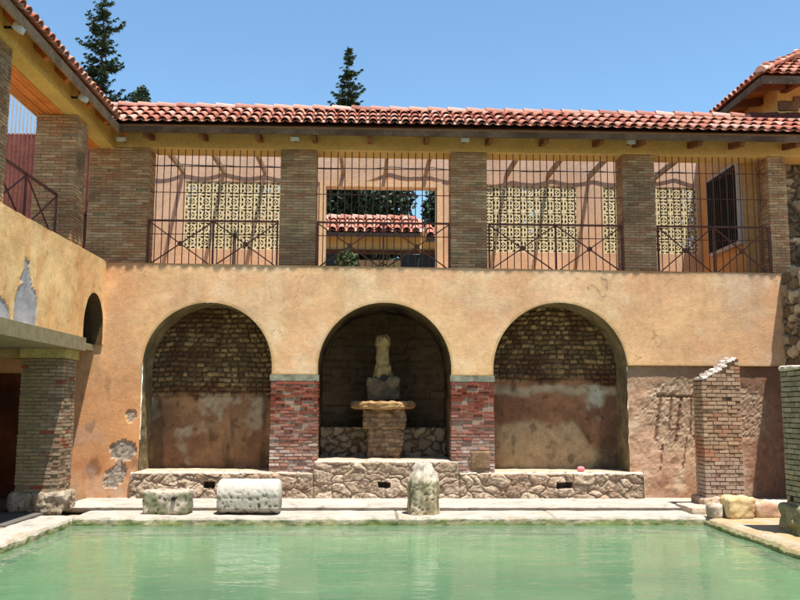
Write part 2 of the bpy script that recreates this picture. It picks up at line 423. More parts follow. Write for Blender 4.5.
def wlow(x, z, n1, n2, n3):
    if x < -5.75: return mix(lin(104, 60, 36), lin(70, 44, 30), .5+n2)  # stretch inside the porch coloured dark to stand in for its shade
    if x < 2:
        c = mix(LOW, lin(206, 150, 100), sst(-.2, .5, n1)); c = mix(c, lin(176, 104, 58), sst(.1, .6, n2)*.6)
        c = mix(c, lin(196, 168, 140), sst(1.0, .3, z)*.55*sst(-.5, .3, n3))
        c = mix(c, lin(110, 78, 54), sst(.22, .5, N(x*1.3, z*.6, 5, 3.))*.6); c = mix(c, lin(178, 158, 142), sst(.1, .4, N(x, z, 15, 1.8))*sst(2.0, .8, z)*.5)
        pm = patchmask(x, z)
        if pm > -.12: c = mix(c, lin(150, 112, 80), .5*sst(-.12, 0, pm))
        if pm > 0:
            e, h, _ = vor(x, z, .07, .035, 5.)
            c = mix(lin(140, 128, 114), lin(172, 160, 144), .5+N(x, z, 5, 14)); c = mix(c, lin(104, 90, 76), (1-sst(.02, .15, e))*.6)
        return c
    c = mix(lin(190, 150, 126), lin(164, 122, 98), sst(-.2, .5, n1+.4*n2)); c = mix(c, lin(200, 174, 152), sst(.1, .5, N(x, z, 8, 2.4))*.7)
    c = mix(c, lin(126, 88, 68), sst(.15, .5, N(x, z, 18, 5))*.5)
    c = mix(c, lin(140, 114, 90), sst(2.1, 2.6, z+.3*n2)*.7)
    c = mix(c, lin(112, 66, 52), sst(6.9, 7.6, x)*.6)
    rm = sst(-.05, .12, rightmask(x, z))
    if rm > 0:
        e, h, _ = vor(x, z, .075, .055, 2., .4)
        s = mix(lin(150, 124, 102), lin(182, 160, 138), h); s = mix(s, lin(116, 94, 78), (1-sst(.0, .18, e))*.7)
        c = mix(c, s, rm*.6)
    c = mix(c, lin(92, 56, 42), strokes(x, z)*.75)
    c = des(c, .1); return (c[0]*.98, c[1], c[2]*.9)
NV = 150
def wall_seg(mb_list, us, zlo, dens=1):
    g = grid(us, lambda u: lsp(zlo(u), zb(u)-.001, 60)+lsp(zb(u)+.001, zt(u), 60) if zlo(u) < zb(u)-.01 else lsp(zlo(u), zlo(u)+.001, 60)+lsp(zlo(u)+.002, zt(u), 60),
             lambda u, v: (u, 16.6-wdisp(u, v), v), wcol)
    mb_list.add(g.v, g.f, g.c)
mb = MB()
segs = [(-9.2, -4.374), (-1.898, -1.008), (1.583, 2.407), (5.056, 8.23)]
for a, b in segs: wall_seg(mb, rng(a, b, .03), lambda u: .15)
for a, b, s in arches:
    r = (b-a)/2; cx = (a+b)/2
    us = [cx-r*math.cos(PI*i/90) for i in range(91)]
    wall_seg(mb, us, lambda u: s+math.sqrt(max(0, r*r-(u-cx)**2)))
# top (balcony floor edge) and bottom of the projecting band
us = rng(-5.3, 8.23, .05)
mb.add([(u, 16.6-.055-.01, zt(u)) for u in us]+[(u, 17.3, zt(u)) for u in us], [(i, i+1, len(us)+i+1, len(us)+i) for i in range(len(us)-1)], PL)
mb.build('wall', 'plaster', hall)
# reveals and niche backs
def reveal(a, b, s, z0, depth, col, name='niche_vault'):
    r = (b-a)/2; cx = (a+b)/2
    path = [(a, z) for z in rng(z0, s, .06)[:-1]]+[(cx-r*math.cos(PI*i/60), s+r*math.sin(PI*i/60)) for i in range(61)]+[(b, z) for z in rng(s, z0, .06)[1:]]
    ds = rng(0, depth, .05)
    def fm(u, v):
        x, z = path[int(u)]; q = .018*N(x*1.5, z*1.5, v, 4)
        lip = .05 if z > zb(x)-.02 else 0
        y = 16.6-lip+(depth+lip)*v
        k = 1-q if 0 < v else 1
        nx, nz = (x-cx), max(0, z-s)
        l = math.hypot(nx, nz) or 1
        return (x-nx/l*q, y, z-nz/l*q)
    def cf(u, v):
        x, z = path[int(u)]; return mix(col(x, z, v), lin(96, 84, 60), sst(.0, .5, N(x*2, z*2, v*2, 3))*.7)
    g = grid(list(range(len(path))), lambda u: lsp(0, 1, 18), fm, cf)
    return g.build(name, 'stone', hall)
def niche_back(a, b, z0, s, y, style):
    r = (b-a)/2; cx = (a+b)/2
    def lvl(x, z): return z+.12*N(x, 0, style, 1.3)
    top_m = 2.12 if style == 1 else 2.44
    def msk(x, z): return sst(top_m-.12, top_m+.06, lvl(x, z)+.06*N(x, z, 0, 5))
    def fm(x, z):
        m = msk(x, z); e, h = masonry(x, z, .145, .10, style); d = .01*N(x, z, style, 2)+.006*N(x, z, 1, 11)
        return (x, y-d-m*(.045*sst(0, .035, e)*(.5+h)), z)
    def cf(x, z):
        m = msk(x, z); e, h = masonry(x, z, .145, .10, style)
        st = mix(lin(104, 82, 54), lin(176, 148, 100), h*h); st = mix(st, lin(92, 58, 40), sst(.1, .4, N(x, z, 3, 1.5))*.7)
        st = mix(st, lin(70, 54, 38), (1-sst(.002, .018, e))*.85); 
        if z < top_m+.35: st = mix(st, lin(96, 60, 44), sst(.35, .0, z-top_m)*.7*sst(-.3, .2, N(x, z*3, 9, 2)))
        n = N(x, z, style*3, .9); n2 = N(x, z, style+8, 2.6)
        if style == 1:
            p = mix(lin(168, 112, 70), lin(140, 90, 62), sst(-.2, .4, n)); p = mix(p, lin(186, 156, 134), sst(.05, .45, n2)*sst(.9, 1.7, z)*.8)
            p = mix(p, lin(86, 62, 46), sst(.15, .5, N(x*2.5, z*.5, 4, 1.6))*.65)
            p = mix(p, lin(190, 170, 150), sst(.16, .0, abs(x+3.7-.08*N(0, z, 0, 2)))*sst(-.1, .3, n2)*.5*sst(2.2, 1.6, z))
        else:
            p = mix(lin(166, 104, 68), lin(136, 84, 58), sst(-.2, .4, n)); 
            lim = 1.62+.1*N(x, 0, 3, 2)-.5*sst(4.1, 4.6, x); p = mix(p, lin(190, 152, 112), sst(.06, -.10, z-lim+.05*N(x, z, 7, 7))*sst(2.4, 2.8, x)*.75)
            p = mix(p, lin(180, 150, 122), sst(.14, .04, abs(z-2.27-.1*N(x, 0, 2, 1.5)))*.9)
            p = mix(p, lin(190, 178, 168), sst(.35, .1, math.hypot((x-4.6)*1.2, z-2.0)+.2*n2)*.8)
            p = mix(p, lin(110, 70, 48), sst(.1, .5, n2)*.5)
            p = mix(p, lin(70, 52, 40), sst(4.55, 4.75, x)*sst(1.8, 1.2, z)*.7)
        p = mix(p, lin(70, 52, 40), sst(.3, .6, N(x, z, 12, 5))*.5)
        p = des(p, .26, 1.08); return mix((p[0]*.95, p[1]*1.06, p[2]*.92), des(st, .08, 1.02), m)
    us = [cx-r*math.cos(PI*i/120) for i in range(121)]
    g = grid(us, lambda u: lsp(z0, s+math.sqrt(max(0, r*r-(u-cx)**2))+.02, 130), fm, cf)
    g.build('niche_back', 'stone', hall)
colr = lambda x, z, v: mix(lin(112, 100, 72), lin(142, 126, 94), .5+N(x, z, v, 2))
reveal(*arches[0], .55, .98, colr); reveal(*arches[2], .55, .98, colr)
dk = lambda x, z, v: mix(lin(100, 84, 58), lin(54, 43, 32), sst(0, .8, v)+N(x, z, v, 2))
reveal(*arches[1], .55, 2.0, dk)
niche_back(-4.374, -1.898, .55, 2.67, 17.38, 1)
niche_back(2.407, 5.056, .55, 2.64, 17.38, 3)
def dback(x, z):
    e, h = masonry(x, z, .3, .16, 8.); return mul(mix(mix(lin(92, 74, 54), lin(106, 88, 64), h), lin(76, 60, 44), 1-sst(.0, .02, e)), .95)
grid(rng(-1.02, 1.6, .04), lambda u: rng(.5, 4.0, .04), lambda x, z: (x, 18.6-.45*sst(0, 1.3, abs(x-.29))-.02*N(x, z, 0, 4), z), dback).build('niche_back', 'stone', hall)
# mortar cornice strip above the red piers
for a, b in ((-1.93, -.985), (1.56, 2.43)):
    g = grid(rng(a, b, .03), lambda u: rng(2.40, 2.518, .02), lambda x, z: (x, 16.535-.008*N(x, z, 0, 6), z), lambda x, z: mix(lin(140, 140, 120), lin(112, 112, 96), .5+N(x, z, 0, 5)))
    g.box(a, b, 16.54, 16.62, 2.40, 2.518, lin(130, 130, 110))
    g.build('cornice', 'stone', hall)
RB = [lin(118, 60, 46), lin(110, 52, 42), lin(138, 82, 64), lin(118, 62, 52), lin(154, 96, 80), lin(134, 74, 62), lin(112, 84, 74)]
def rdirt(x, y, z, c):
    t = sst(1.9, .8, z+.35*N(x, z, 2, 2.0)); return mix(c, random.choice((lin(196, 182, 172), lin(160, 142, 130), lin(180, 140, 122))), t*uni(.5, 1))
for i, (a, b) in enumerate(((-1.905, -1.0), (1.575, 2.412))):
    mb = MB(); brick_mass(mb, a, b, 16.53, 16.9, .66 if i == 0 else .66, 2.40, RB, ch=.062, bl=.19, mort=.016, jit=.018, mortar=lin(142, 122, 106), dirt_shade=rdirt)
    tag(mb.build('brick_pier', 'brick', hall), 'dark red brick pier, left of the fountain niche' if i == 0 else 'dark red brick pier, right of the fountain niche with a square stone set in its foot')
tmp = grid(rng(1.93, 2.33, .02), lambda u: rng(.72, 1.08, .02), lambda x, z: (x, 16.49-.012*N(x, z, 0, 6)+.03*sst(.04, 0, min(x-1.93, 2.33-x, z-.72, 1.08-z)), z), lambda x, z: mix(lin(138, 114, 88), lin(104, 82, 64), .4+N(x, z, 0, 4)))
tmp.build('inset_stone', 'stone', hall)

# rubble plinth beneath the niches
pl = empty('rubble_plinth', (.3, 16.45, .18), 'low rough rubble stone plinth running along the foot of the arcade wall', 'plinth')
holes = [(-3.02, .43, .10, .055), (.29, .43, .11, .05), (3.75, .43, .15, .05)]
def ptop(x): 
    base = .68+.014*N(x, 0, 0, 2.5)
    return base+.215*sst(-1.08, -1.04, x)*sst(1.74, 1.70, x)
def hole(x, z):
    return max(sst(.012, -.012, max(abs(x-hx)-hw, abs(z-hz)-hh)+.012*N(x, z, 2, 20)) for hx, hz, hw, hh in holes)
def pdisp(x, z):
    e, h, f1 = vor(x, z, .34, .22, 6., .28); t = ptop(x)
    r = .028*sst(0, .16, e)*(.6+.7*h)+.018*N(x, z, 3, 3)+.022*N(x, z, 5, 8)+.012*N(x, z, 8, 20)-.07*sst(.045, 0, t-z)
    for jx in (-1.06, 1.72): r -= .03*sst(.03, 0, abs(x-jx))
    return r-.16*hole(x, z)
def pcol(x, z):
    e, h, f1 = vor(x, z, .34, .22, 6., .28)
    c = mix(lin(146, 128, 108), lin(180, 162, 140), h); c = mix(c, lin(150, 112, 90), sst(.1, .5, N(x, z, 1, 1.2))*.35)
    c = mix(c, lin(112, 94, 78), (1-sst(.0, .09, e))*.55); c = mix(c, lin(112, 92, 76), sst(.1, .5, N(x, z, 5, 7))*.5)
    c = mix(c, lin(214, 200, 184), sst(.05, 0, ptop(x)-z)*.7)
    return mix(c, lin(36, 26, 20), hole(x, z)*.8)
g = grid(rng(-4.5, 5.28, .018), lambda u: lsp(.17, ptop(u), 36), lambda x, z: (x, 16.50-pdisp(x, z), z), pcol)
us = rng(-4.5, 5.28, .03)
n = len(us)
g.add([(u, 16.50-pdisp(u, ptop(u)), ptop(u)) for u in us]+[(u, 16.8, ptop(u)+.01*N(u, 3, 0, 4)) for u in us]+[(u, 18.62 if -1 < u < 1.6 else 17.4, ptop(u)) for u in us],
      [(i, i+1, n+i+1, n+i) for i in range(n-1)]+[(n+i, n+i+1, 2*n+i+1, 2*n+i) for i in range(n-1)], lin(176, 156, 132))
for xe in (-4.5, 5.28):
    g.add([(xe, 16.46, .17), (xe, 16.62, .17), (xe, 16.62, .68), (xe, 16.46, .68)], [(0, 1, 2, 3)], lin(150, 130, 112))
g.build('rubble_face', 'stone', pl)

# ---------------------------------------------------------------- fountain in the middle niche
fo = empty('wall_fountain', (.27, 17.5, .9), 'old stone wall fountain with round basin and short column inside the middle niche', 'fountain')
def lathe(prof, cx, cy, n=48, nz=.0, ns=4., col=None, sx=1, sy=1, seed=0):
    vs = []; cs = []; fs = []
    for (r, z) in prof:
        for k in range(n):
            a = 2*PI*k/n; x, y = math.cos(a), math.sin(a); rr = r*(1+nz*N(x*r+seed, y*r, z, ns))
            vs.append((cx+x*rr*sx, cy+y*rr*sy, z+nz*.3*N(x, y, z+seed, ns))); cs.append(col(x*r, y*r, z))
    for i in range(len(prof)-1):
        for k in range(n): fs.append((i*n+k, i*n+(k+1) % n, (i+1)*n+(k+1) % n, (i+1)*n+k))
    fs.append(tuple(range((len(prof)-1)*n, len(prof)*n))); fs.append(tuple(range(n))[::-1])
    mb = MB(); mb.add(vs, fs, cs); return mb
def pf(*pts, st=.03):
    o = []
    for p, q in zip(pts, pts[1:]):
        k = max(1, int(math.hypot(q[0]-p[0], q[1]-p[1])/st)); o += [(p[0]+(q[0]-p[0])*i/k, p[1]+(q[1]-p[1])*i/k) for i in range(k)]
    return o+[pts[-1]]
def pedc(x, y, z):
    e, h, _ = vor(math.atan2(y, x)*.4, z, .14, .09, 3.); c = mix(lin(118, 86, 58), lin(160, 124, 84), h); return mix(c, lin(84, 60, 42), (1-sst(.0, .15, e))*.6)
lathe(pf((.40, 1.855), (.60, 1.87), (.655, 1.91), (.66, 1.98), (.63, 2.02), (.54, 2.02), (.48, 1.97), (.1, 1.95)), .28, 17.5, 72, .07, 6.,
      lambda x, y, z: mix(lin(176, 146, 100), lin(132, 96, 62), .5+N(x, y, z, 4))).build('basin', 'travertine', fo)
def roughbox(x0, x1, y0, y1, z0, z1, col, rd=.03, amp=.015, st=.03, seed=0, pits=0.0):
    mb = MB(); C = Vector(((x0+x1)/2, (y0+y1)/2, (z0+z1)/2)); H = Vector(((x1-x0)/2, (y1-y0)/2, (z1-z0)/2))
    for ax in range(3):
        for sg in (-1, 1):
            u, v = (ax+1) % 3, (ax+2) % 3
            nu = max(2, int(2*H[u]/st)); nv_ = max(2, int(2*H[v]/st)); vs = []; cs = []
            for i in range(nu+1):
                for j in range(nv_+1):
                    p = Vector((0, 0, 0)); p[ax] = sg*H[ax]; p[u] = -H[u]+2*H[u]*i/nu; p[v] = -H[v]+2*H[v]*j/nv_
                    inn = Vector([max(-(H[k]-rd), min(H[k]-rd, p[k])) for k in range(3)]); d = p-inn
                    if d.length > 1e-6: d = d.normalized()
                    q = inn+d*rd; w_ = q+C
                    a = amp*N(w_.x, w_.y, w_.z+seed, 4)+amp*.5*N(w_.x, w_.y, w_.z+seed, 14)
                    pt = sst(.32, .5, N(w_.x, w_.y, w_.z+seed*2, 17)) if pits else 0
                    q = q+d*(a-pt*.018); w_ = q+C; vs.append(w_); cs.append(mix(col(w_.x, w_.y, w_.z), (.07, .06, .04), pt*pits))
            fs = [(i*(nv_+1)+j, (i+1)*(nv_+1)+j, (i+1)*(nv_+1)+j+1, i*(nv_+1)+j+1) for i in range(nu) for j in range(nv_)]
            mb.add(vs, fs, cs)
    return mb
pc2 = lambda x, y, z: (lambda e, h: mix(mix(lin(118, 96, 74), lin(156, 134, 108), h), lin(82, 66, 52), (1-sst(.002, .02, e))*.7))(*masonry(x+y, z, .17, .085, 4.))
roughbox(-.13, .72, 17.15, 17.85, 1.47, 1.87, pc2, .06, .045, .025, 41).build('pedestal', 'stone', fo)
roughbox(-.03, .66, 17.22, 17.8, .88, 1.50, pc2, .06, .05, .025, 43).build('pedestal_foot', 'stone', fo)
gc = lambda x, y, z: mix(lin(88, 76, 62), lin(124, 106, 84), .5+N(x, y, z, 4))
g = roughbox(-.04, .60, 17.32, 17.75, 2.03, 2.50, gc, .05, .05)
g.build('spout_block', 'stone', fo)
mb = MB(); mb.tube([(.285, 17.26, 2.49), (.285, 17.34, 2.49)], .075, 16); mb.build('spout_hole', 'grey_iron', fo)
lathe(pf((.2, 2.5), (.185, 2.72), (.14, 2.75), (.13, 3.14), (.16, 3.17), (.16, 3.27), (.14, 3.33), (.05, 3.36)), .265, 17.5, 40, .22, 5.,
      lambda x, y, z: mix(lin(172, 148, 98), lin(122, 98, 64), .4+N(x, y, z, 4))).build('column', 'travertine', fo)
def nwc(x, z):
    e, h, _ = vor(x, z, .26, .19, 2., .35); e *= .2; c = mix(lin(128, 112, 90), lin(158, 140, 112), h); return mix(c, lin(80, 66, 50), 1-sst(.004, .025, e))
g = grid(rng(-1.0, 1.575, .02), lambda u: rng(.86, 1.49+.01*N(u, 0, 0, 3), .025), lambda x, z: (x, 17.75-.04*sst(0, .25, vor(x, z, .26, .19, 2., .35)[0])-.015*N(x, z, 0, 7), z), nwc)
us = rng(-1.0, 1.575, .05); g.add([(u, 17.72, 1.485) for u in us]+[(u, 18.5, 1.47) for u in us], [(i, i+1, len(us)+i+1, len(us)+i) for i in range(len(us)-1)], lin(170, 150, 122))
tag(g.build('low_stone_wall', 'stone'), 'low dry stone wall behind the fountain pedestal inside the middle niche', 'wall')

# ---------------------------------------------------------------- loose stones on the pool edge
def travc(base, green=0.0):
    def f(x, y, z):
        c = mix(base, mul(base, .6), sst(.05, .5, N(x, y, z, 4)))
        c = mix(c, (.16, .17, .09), green*sst(-.15, .25, N(x, y, z, 3))*sst(.56, .42, z))
        return c
    return f
tag(roughbox(-3.72, -2.96, 14.38, 14.85, .13, .515, travc(lin(180, 166, 150), .9), .05, .022, .022, 1, 1.).build('stone_block', 'travertine', smooth=True),
    'small squared greenish travertine block with a drilled hole on the pool edge', 'stone block')
bm = bpy.data.objects['stone_block']
o = MB().tube([(-3.20, 14.335, .395), (-3.20, 14.42, .395)], .035, 14).build('hole', 'grey_iron', bm)
# lying drum
vs = []; fs = []; cs = []; nx, na = 46, 60
for i in range(nx+1):
    for k in range(na):
        a = 2*PI*k/na; t = i/nx
        er = min(t, 1-t)*1.02; rr = .285-.03*sst(.04, 0, er)
        x = -2.50+1.02*t; y = math.cos(a)*rr; z = math.sin(a)*rr
        if z < 0: y = (math.copysign(1, y) if abs(y) > .001 else 1)*min(abs(y)*1.35, rr)
        q = .012*N(x, y, z, 5); pit = sst(.2, .45, N(x, y, z, 18))*sst(.22, .02, z); 
        gro = .012*sst(.02, 0, abs(z-.0))
        y2 = 14.62+y*(1+q-pit*.07)-(-gro if y < 0 else 0); z2 = .13+.285+z*(1+q-pit*.05)
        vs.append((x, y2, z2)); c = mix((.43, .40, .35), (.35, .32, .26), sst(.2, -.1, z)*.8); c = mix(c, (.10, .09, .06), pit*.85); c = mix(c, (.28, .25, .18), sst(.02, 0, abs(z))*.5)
        cs.append(c)
for i in range(nx):
    for k in range(na): fs.append((i*na+k, i*na+(k+1) % na, (i+1)*na+(k+1) % na, (i+1)*na+k))
fs.append(tuple(range(na))); fs.append(tuple(range(nx*na, (nx+1)*na)))
tag(MB().add(vs, fs, cs).build('column_drum', 'travertine', smooth=True), 'large pale rounded stone drum lying on its side on the pool edge', 'stone drum')
# standing stump with a broken crown
vs = []; fs = []; cs = []; na = 56
zs = lsp(.12, 1, 34)
prof = pf((.265, .12), (.27, .45), (.265, .66), (.258, .71), (.225, .78), (.185, .83), (.165, .88), (.15, .925), (.12, .945), (.0, .95), st=.018)
for r, z in prof:
    for k in range(na):
        a = 2*PI*k/na; x, y = math.cos(a), math.sin(a); t = sst(.6, .85, z)
        rr = r*(1+t*.22*N(x*.8, y*.8, z*3, 3.5)+.05*N(x, y, z*2, 2)+.03*N(x*3, y*3, z*8, 2)+t*.25*N(x, y, z, 2.6)); pit = sst(.3, .5, N(x*.27, y*.27, z, 22))*(1-t)
        zz = z+t*.12*N(x, y, 3, 1.8); rr -= pit*.014
        vs.append((.918+x*rr, 14.58+y*rr, zz)); c = mix(lin(190, 178, 150), lin(140, 124, 96), sst(0, .4, N(x, y, z, 3)))
        c = mix(c, (.15, .13, .07), sst(.0, .4, N(x*.6, y*.6, z, 5))*(1-t)*.7); c = mix(c, (.5, .4, .2), sst(.25, .12, z)*.4); c = mix(c, (.06, .05, .04), pit*.8); c = mix(c, (.42, .37, .32), t*.8)
        cs.append(c)
for i in range(len(prof)-1):
    for k in range(na): fs.append((i*na+k, i*na+(k+1) % na, (i+1)*na+(k+1) % na, (i+1)*na+k))
tag(MB().add(vs, fs, cs).build('column_stump', 'travertine', smooth=True), 'upright broken column stump with mossy flecks on the pool edge before the fountain', 'column stump')
g = roughbox(4.03, 4.18, 16.58, 16.68, .675, .78, lambda x, y, z: (.8, .25, .28), .045, .012, .012, 3)
tag(g.build('pink_bundle', 'pink', smooth=True), 'small crumpled pink bundle lying on the sill of the right niche', 'bundle')

# ---------------------------------------------------------------- right side: ruined pier, mossy pillar, stones
SB = [lin(168, 144, 122), lin(160, 134, 112), lin(174, 154, 134), lin(154, 126, 104), lin(156, 110, 86), lin(164, 142, 120)]
def tdirt(x, y, z, c):
    n = N(x, y, z, 1.6)
    c = mix(c, lin(168, 98, 66), sst(.3, .55, n)*.7); c = mix(c, lin(160, 146, 134), sst(1.3, .7, z)*.6)
    return c
rp = empty('ruined_pillar', (6.28, 15.2, .18), 'broken brick pillar with a stepped jagged top beside the pool corner', 'pillar')
def rtop(x, y): 
    t = (x-5.9)/.69
    return 2.44+.34*min(1, max(0, (t-.08)*1.2))+.05*N(x, 3, 0, 6)+(.03 if t > .66 else 0)
mb = MB(); brick_mass(mb, 5.9, 6.59, 14.98, 15.42, .36, 2.88, SB, ch=.07, bl=.165, mort=.013, jit=.010, mortar=lin(96, 78, 60), top=rtop, dirt_shade=tdirt)
mb.build('brick_shaft', 'brick', rp)
roughbox(5.82, 6.68, 14.9, 15.5, .16, .37, lambda x, y, z: mix(lin(168, 140, 118), lin(196, 176, 156), .5+N(x, y, z, 3)), .05, .03, .03, 4).build('footing', 'stone', rp)
for k in range(7):
    x = 5.97+.09*k; zt_ = rtop(x, 0)
    roughbox(x-.05, x+.06, 15.0, 15.38, zt_-.05, zt_+.025, lambda x, y, z: lin(226, 214, 200), .02, .02, .03, k).build('broken_crest', 'stone', rp)
MG = [lin(156, 148, 126), lin(144, 138, 116), lin(164, 156, 134), lin(150, 134, 112), lin(136, 130, 108)]
mp_ = empty('mossy_pillar', (6.2, 12.3, .1), 'greenish brick pillar standing at the right edge nearest the viewer', 'pillar')
mb = MB(); brick_mass(mb, 6.16, 6.86, 12.0, 12.6, .5, 2.46, MG, ch=.076, bl=.17, mort=.014, jit=.008, mortar=lin(52, 50, 38)); mb.build('brick_shaft', 'brick', mp_)
roughbox(6.04, 6.9, 11.92, 12.65, .1, .54, lambda x, y, z: mix(lin(120, 122, 88), lin(156, 146, 112), .5+N(x, y, z, 4)), .05, .05, .03, 8).build('footing', 'stone', mp_)
roughbox(6.14, 6.88, 11.98, 12.62, 2.46, 2.53, lambda x, y, z: lin(196, 182, 160), .03, .03, .03, 9).build('broken_crest', 'stone', mp_)
tag(roughbox(5.83, 6.28, 13.86, 14.25, .13, .47, lambda x, y, z: mix(lin(214, 194, 148), lin(180, 154, 110), .5+N(x, y, z, 3)), .07, .03, .022, 12).build('rough_stone', 'travertine', smooth=True),
    'squarish yellow stone sitting on the pool corner before the ruined pillar', 'stone')
tag(roughbox(5.6, 5.82, 14.02, 14.3, .1, .36, lambda x, y, z: mix(lin(206, 198, 184), lin(160, 140, 116), .5+N(x, y, z, 3)), .07, .03, .022, 13).build('rough_stone', 'travertine', smooth=True),
    'small whitish stone wedged left of the larger yellow stone', 'stone')
tag(roughbox(6.3, 7.7, 13.95, 14.5, .12, .38, lambda x, y, z: mix(lin(214, 190, 166), lin(176, 140, 116), .5+N(x, y, z, 3)), .05, .02, .03, 14).build('stone_step', 'stone', smooth=True),
    'low pinkish stone step right of the yellow stone', 'step')
tag(roughbox(5.45, 7.8, 14.5, 15.3, .08, .24, lambda x, y, z: mix(PALE, lin(190, 170, 146), .5+N(x, y, z, 3)), .04, .02, .04, 15).build('stone_step', 'stone', smooth=True),
    'broad pale stone slab under the ruined pillar', 'step')

# ---------------------------------------------------------------- left wing
lw = empty('left_wing', (-5.15, 12.5, .15), 'sunlit ochre plastered wing wall with a small arch above the porch on the left', 'wall')
def lpatch(y, z):
    q = .03*N(y, z, 0, 4)
    b = 1-sst(-.02, .02, max(abs(y-12.83)-.42+.10*sst(3.35, 3.75, z)+.22*sst(3.6, 3.76, z), 3.1-z, z-3.78)+q)
    nck = 1-sst(-.02, .02, max(abs(y-12.77)-.085+.03*N(z, 0, 0, 9)-.12*sst(3.95, 3.75, z), 3.7-z, z-4.08)+q)
    c = 1-sst(-.02, .02, math.hypot((y-11.75)/.55, (z-3.1)/.32)-1+q)
    return max(b, nck, c)
def lpcol(y, z):
    if lpatch(y, z) > .5: return mix(lin(176, 174, 176), lin(150, 146, 146), .5+N(y, z, 3, 3))
    c = mix(lin(228, 190, 134), lin(218, 174, 118), sst(-.3, .4, N(y, z, 0, .8))); c = mix(c, lin(206, 146, 92), sst(.12, .5, N(y*1.6, z*.7, 5, 1.7))*.55)
    c = mix(c, lin(156, 116, 74), sst(.3, .6, N(y, z, 8, 5))*.4)
    c = mix(c, lin(240, 206, 150), sst(.1, .5, N(y, z, 18, 2))*.4)
    return c
def lpd(y, z):
    return .008*N(y, z, 0, 2)-.012*lpatch(y, z)
ay0, ay1, asp = 15.40, 16.50, 3.40
mb = MB(); XL = -5.15
def lseg(us, lo):
    g = grid(us, lambda u: lsp(lo(u), 4.70, 52), lambda y, z: (XL+lpd(y, z), y, z), lpcol); mb.add(g.v, g.f, g.c)
lseg(rng(7., ay0, .035), lambda u: 3.08)
lseg([ay0+(ay1-ay0)*(1-math.cos(PI*i/40))/2 for i in range(41)], lambda y: asp+.60*math.sqrt(max(0, 1-((y-(ay0+ay1)/2)/((ay1-ay0)/2))**2)))
lseg(rng(ay1, 16.56, .02), lambda u: 3.08)
us = rng(7., 16.56, .05)
mb.add([(XL, u, 4.70) for u in us]+[(-5.95, u, 4.70) for u in us], [(i, i+1, len(us)+i+1, len(us)+i) for i in range(len(us)-1)], PL)
mb.build('wall', 'plaster', lw)
path = [(ay0, z) for z in (3.08, 3.2, 3.3)]+[((ay0+ay1)/2-(ay1-ay0)/2*math.cos(PI*i/30), asp+.60*math.sin(PI*i/30)) for i in range(31)]+[(ay1, z) for z in (3.3, 3.2, 3.08)]
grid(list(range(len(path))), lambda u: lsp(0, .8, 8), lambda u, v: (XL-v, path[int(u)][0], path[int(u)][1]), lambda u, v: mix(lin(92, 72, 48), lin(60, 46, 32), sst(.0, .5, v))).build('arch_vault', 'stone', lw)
g = grid(rng(15.2, 16.58, .03), lambda u: rng(3.05, 4.2, .03), lambda y, z: (-5.62+.03*sst(0, .03, masonry(y, z, .2, .1, 3)[0]), y, z),
     lambda y, z: mix(mix(lin(70, 54, 38), lin(108, 88, 60), masonry(y, z, .2, .1, 3)[1]), lin(50, 40, 30), 1-sst(0, .02, masonry(y, z, .2, .1, 3)[0])))
g.build('arch_back', 'stone', lw)
# slab ledge
mb = MB(); SLC = lin(138, 126, 96)
mb.box(-9.2, -5.0, 7., 15.13, 2.86, 3.09, SLC); mb.box(-9.2, -5.3, 15.13, 16.58, 2.95, 3.07, SLC)
mb.build('floor_slab', 'stone', lw)
MB().box(-5.88, -5.12, 14.5, 15.17, 2.70, 2.857, lin(176, 160, 104)).build('porch_lintel', 'stone', lw)
MB().box(-9.2, -5.88, 14.62, 14.9, 2.70, 2.857, lin(160, 140, 90)).build('porch_beam', 'stone', lw)
lpB = [lin(150, 134, 114), lin(138, 120, 100), lin(160, 146, 128), lin(122, 102, 82), lin(138, 108, 88)]
def lshade_tone(x, y, z, c):
    if x < -5.45: c = mix(c, lin(132, 120, 88), .65)  # shade tint painted on the bricks of the pillar's shadowed half
    if rnd() < .05: c = lin(140, 76, 58)
    return c
lp = empty('porch_pillar', (-5.5, 14.8, .15), 'brick porch pillar on the left crossed by a diagonal shadow at the pool corner', 'pillar')
mb = MB(); brick_mass(mb, -5.85, -5.15, 14.52, 15.15, .42, 2.70, lpB, ch=.06, bl=.22, mort=.013, jit=.014, mortar=lin(120, 110, 92), dirt_shade=lshade_tone); mb.build('brick_shaft', 'brick', lp)
roughbox(-5.92, -5.06, 14.42, 15.2, .13, .48, lambda x, y, z: mix(lin(160, 148, 130), lin(126, 112, 94), .5+N(x, y, z, 4)), .07, .05, .025, 21).build('footing', 'stone', lp)
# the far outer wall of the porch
tag(grid(rng(7., 16.6, .15), lambda u: rng(.1, 2.9, .15), lambda y, z: (-9.1, y, z), lambda y, z: mix(lin(100, 58, 36), lin(76, 44, 30), .5+N(y, z, 0, 1))).build('porch_wall', 'plaster'), 'dim reddish wall closing the dark porch on the far left', 'wall')

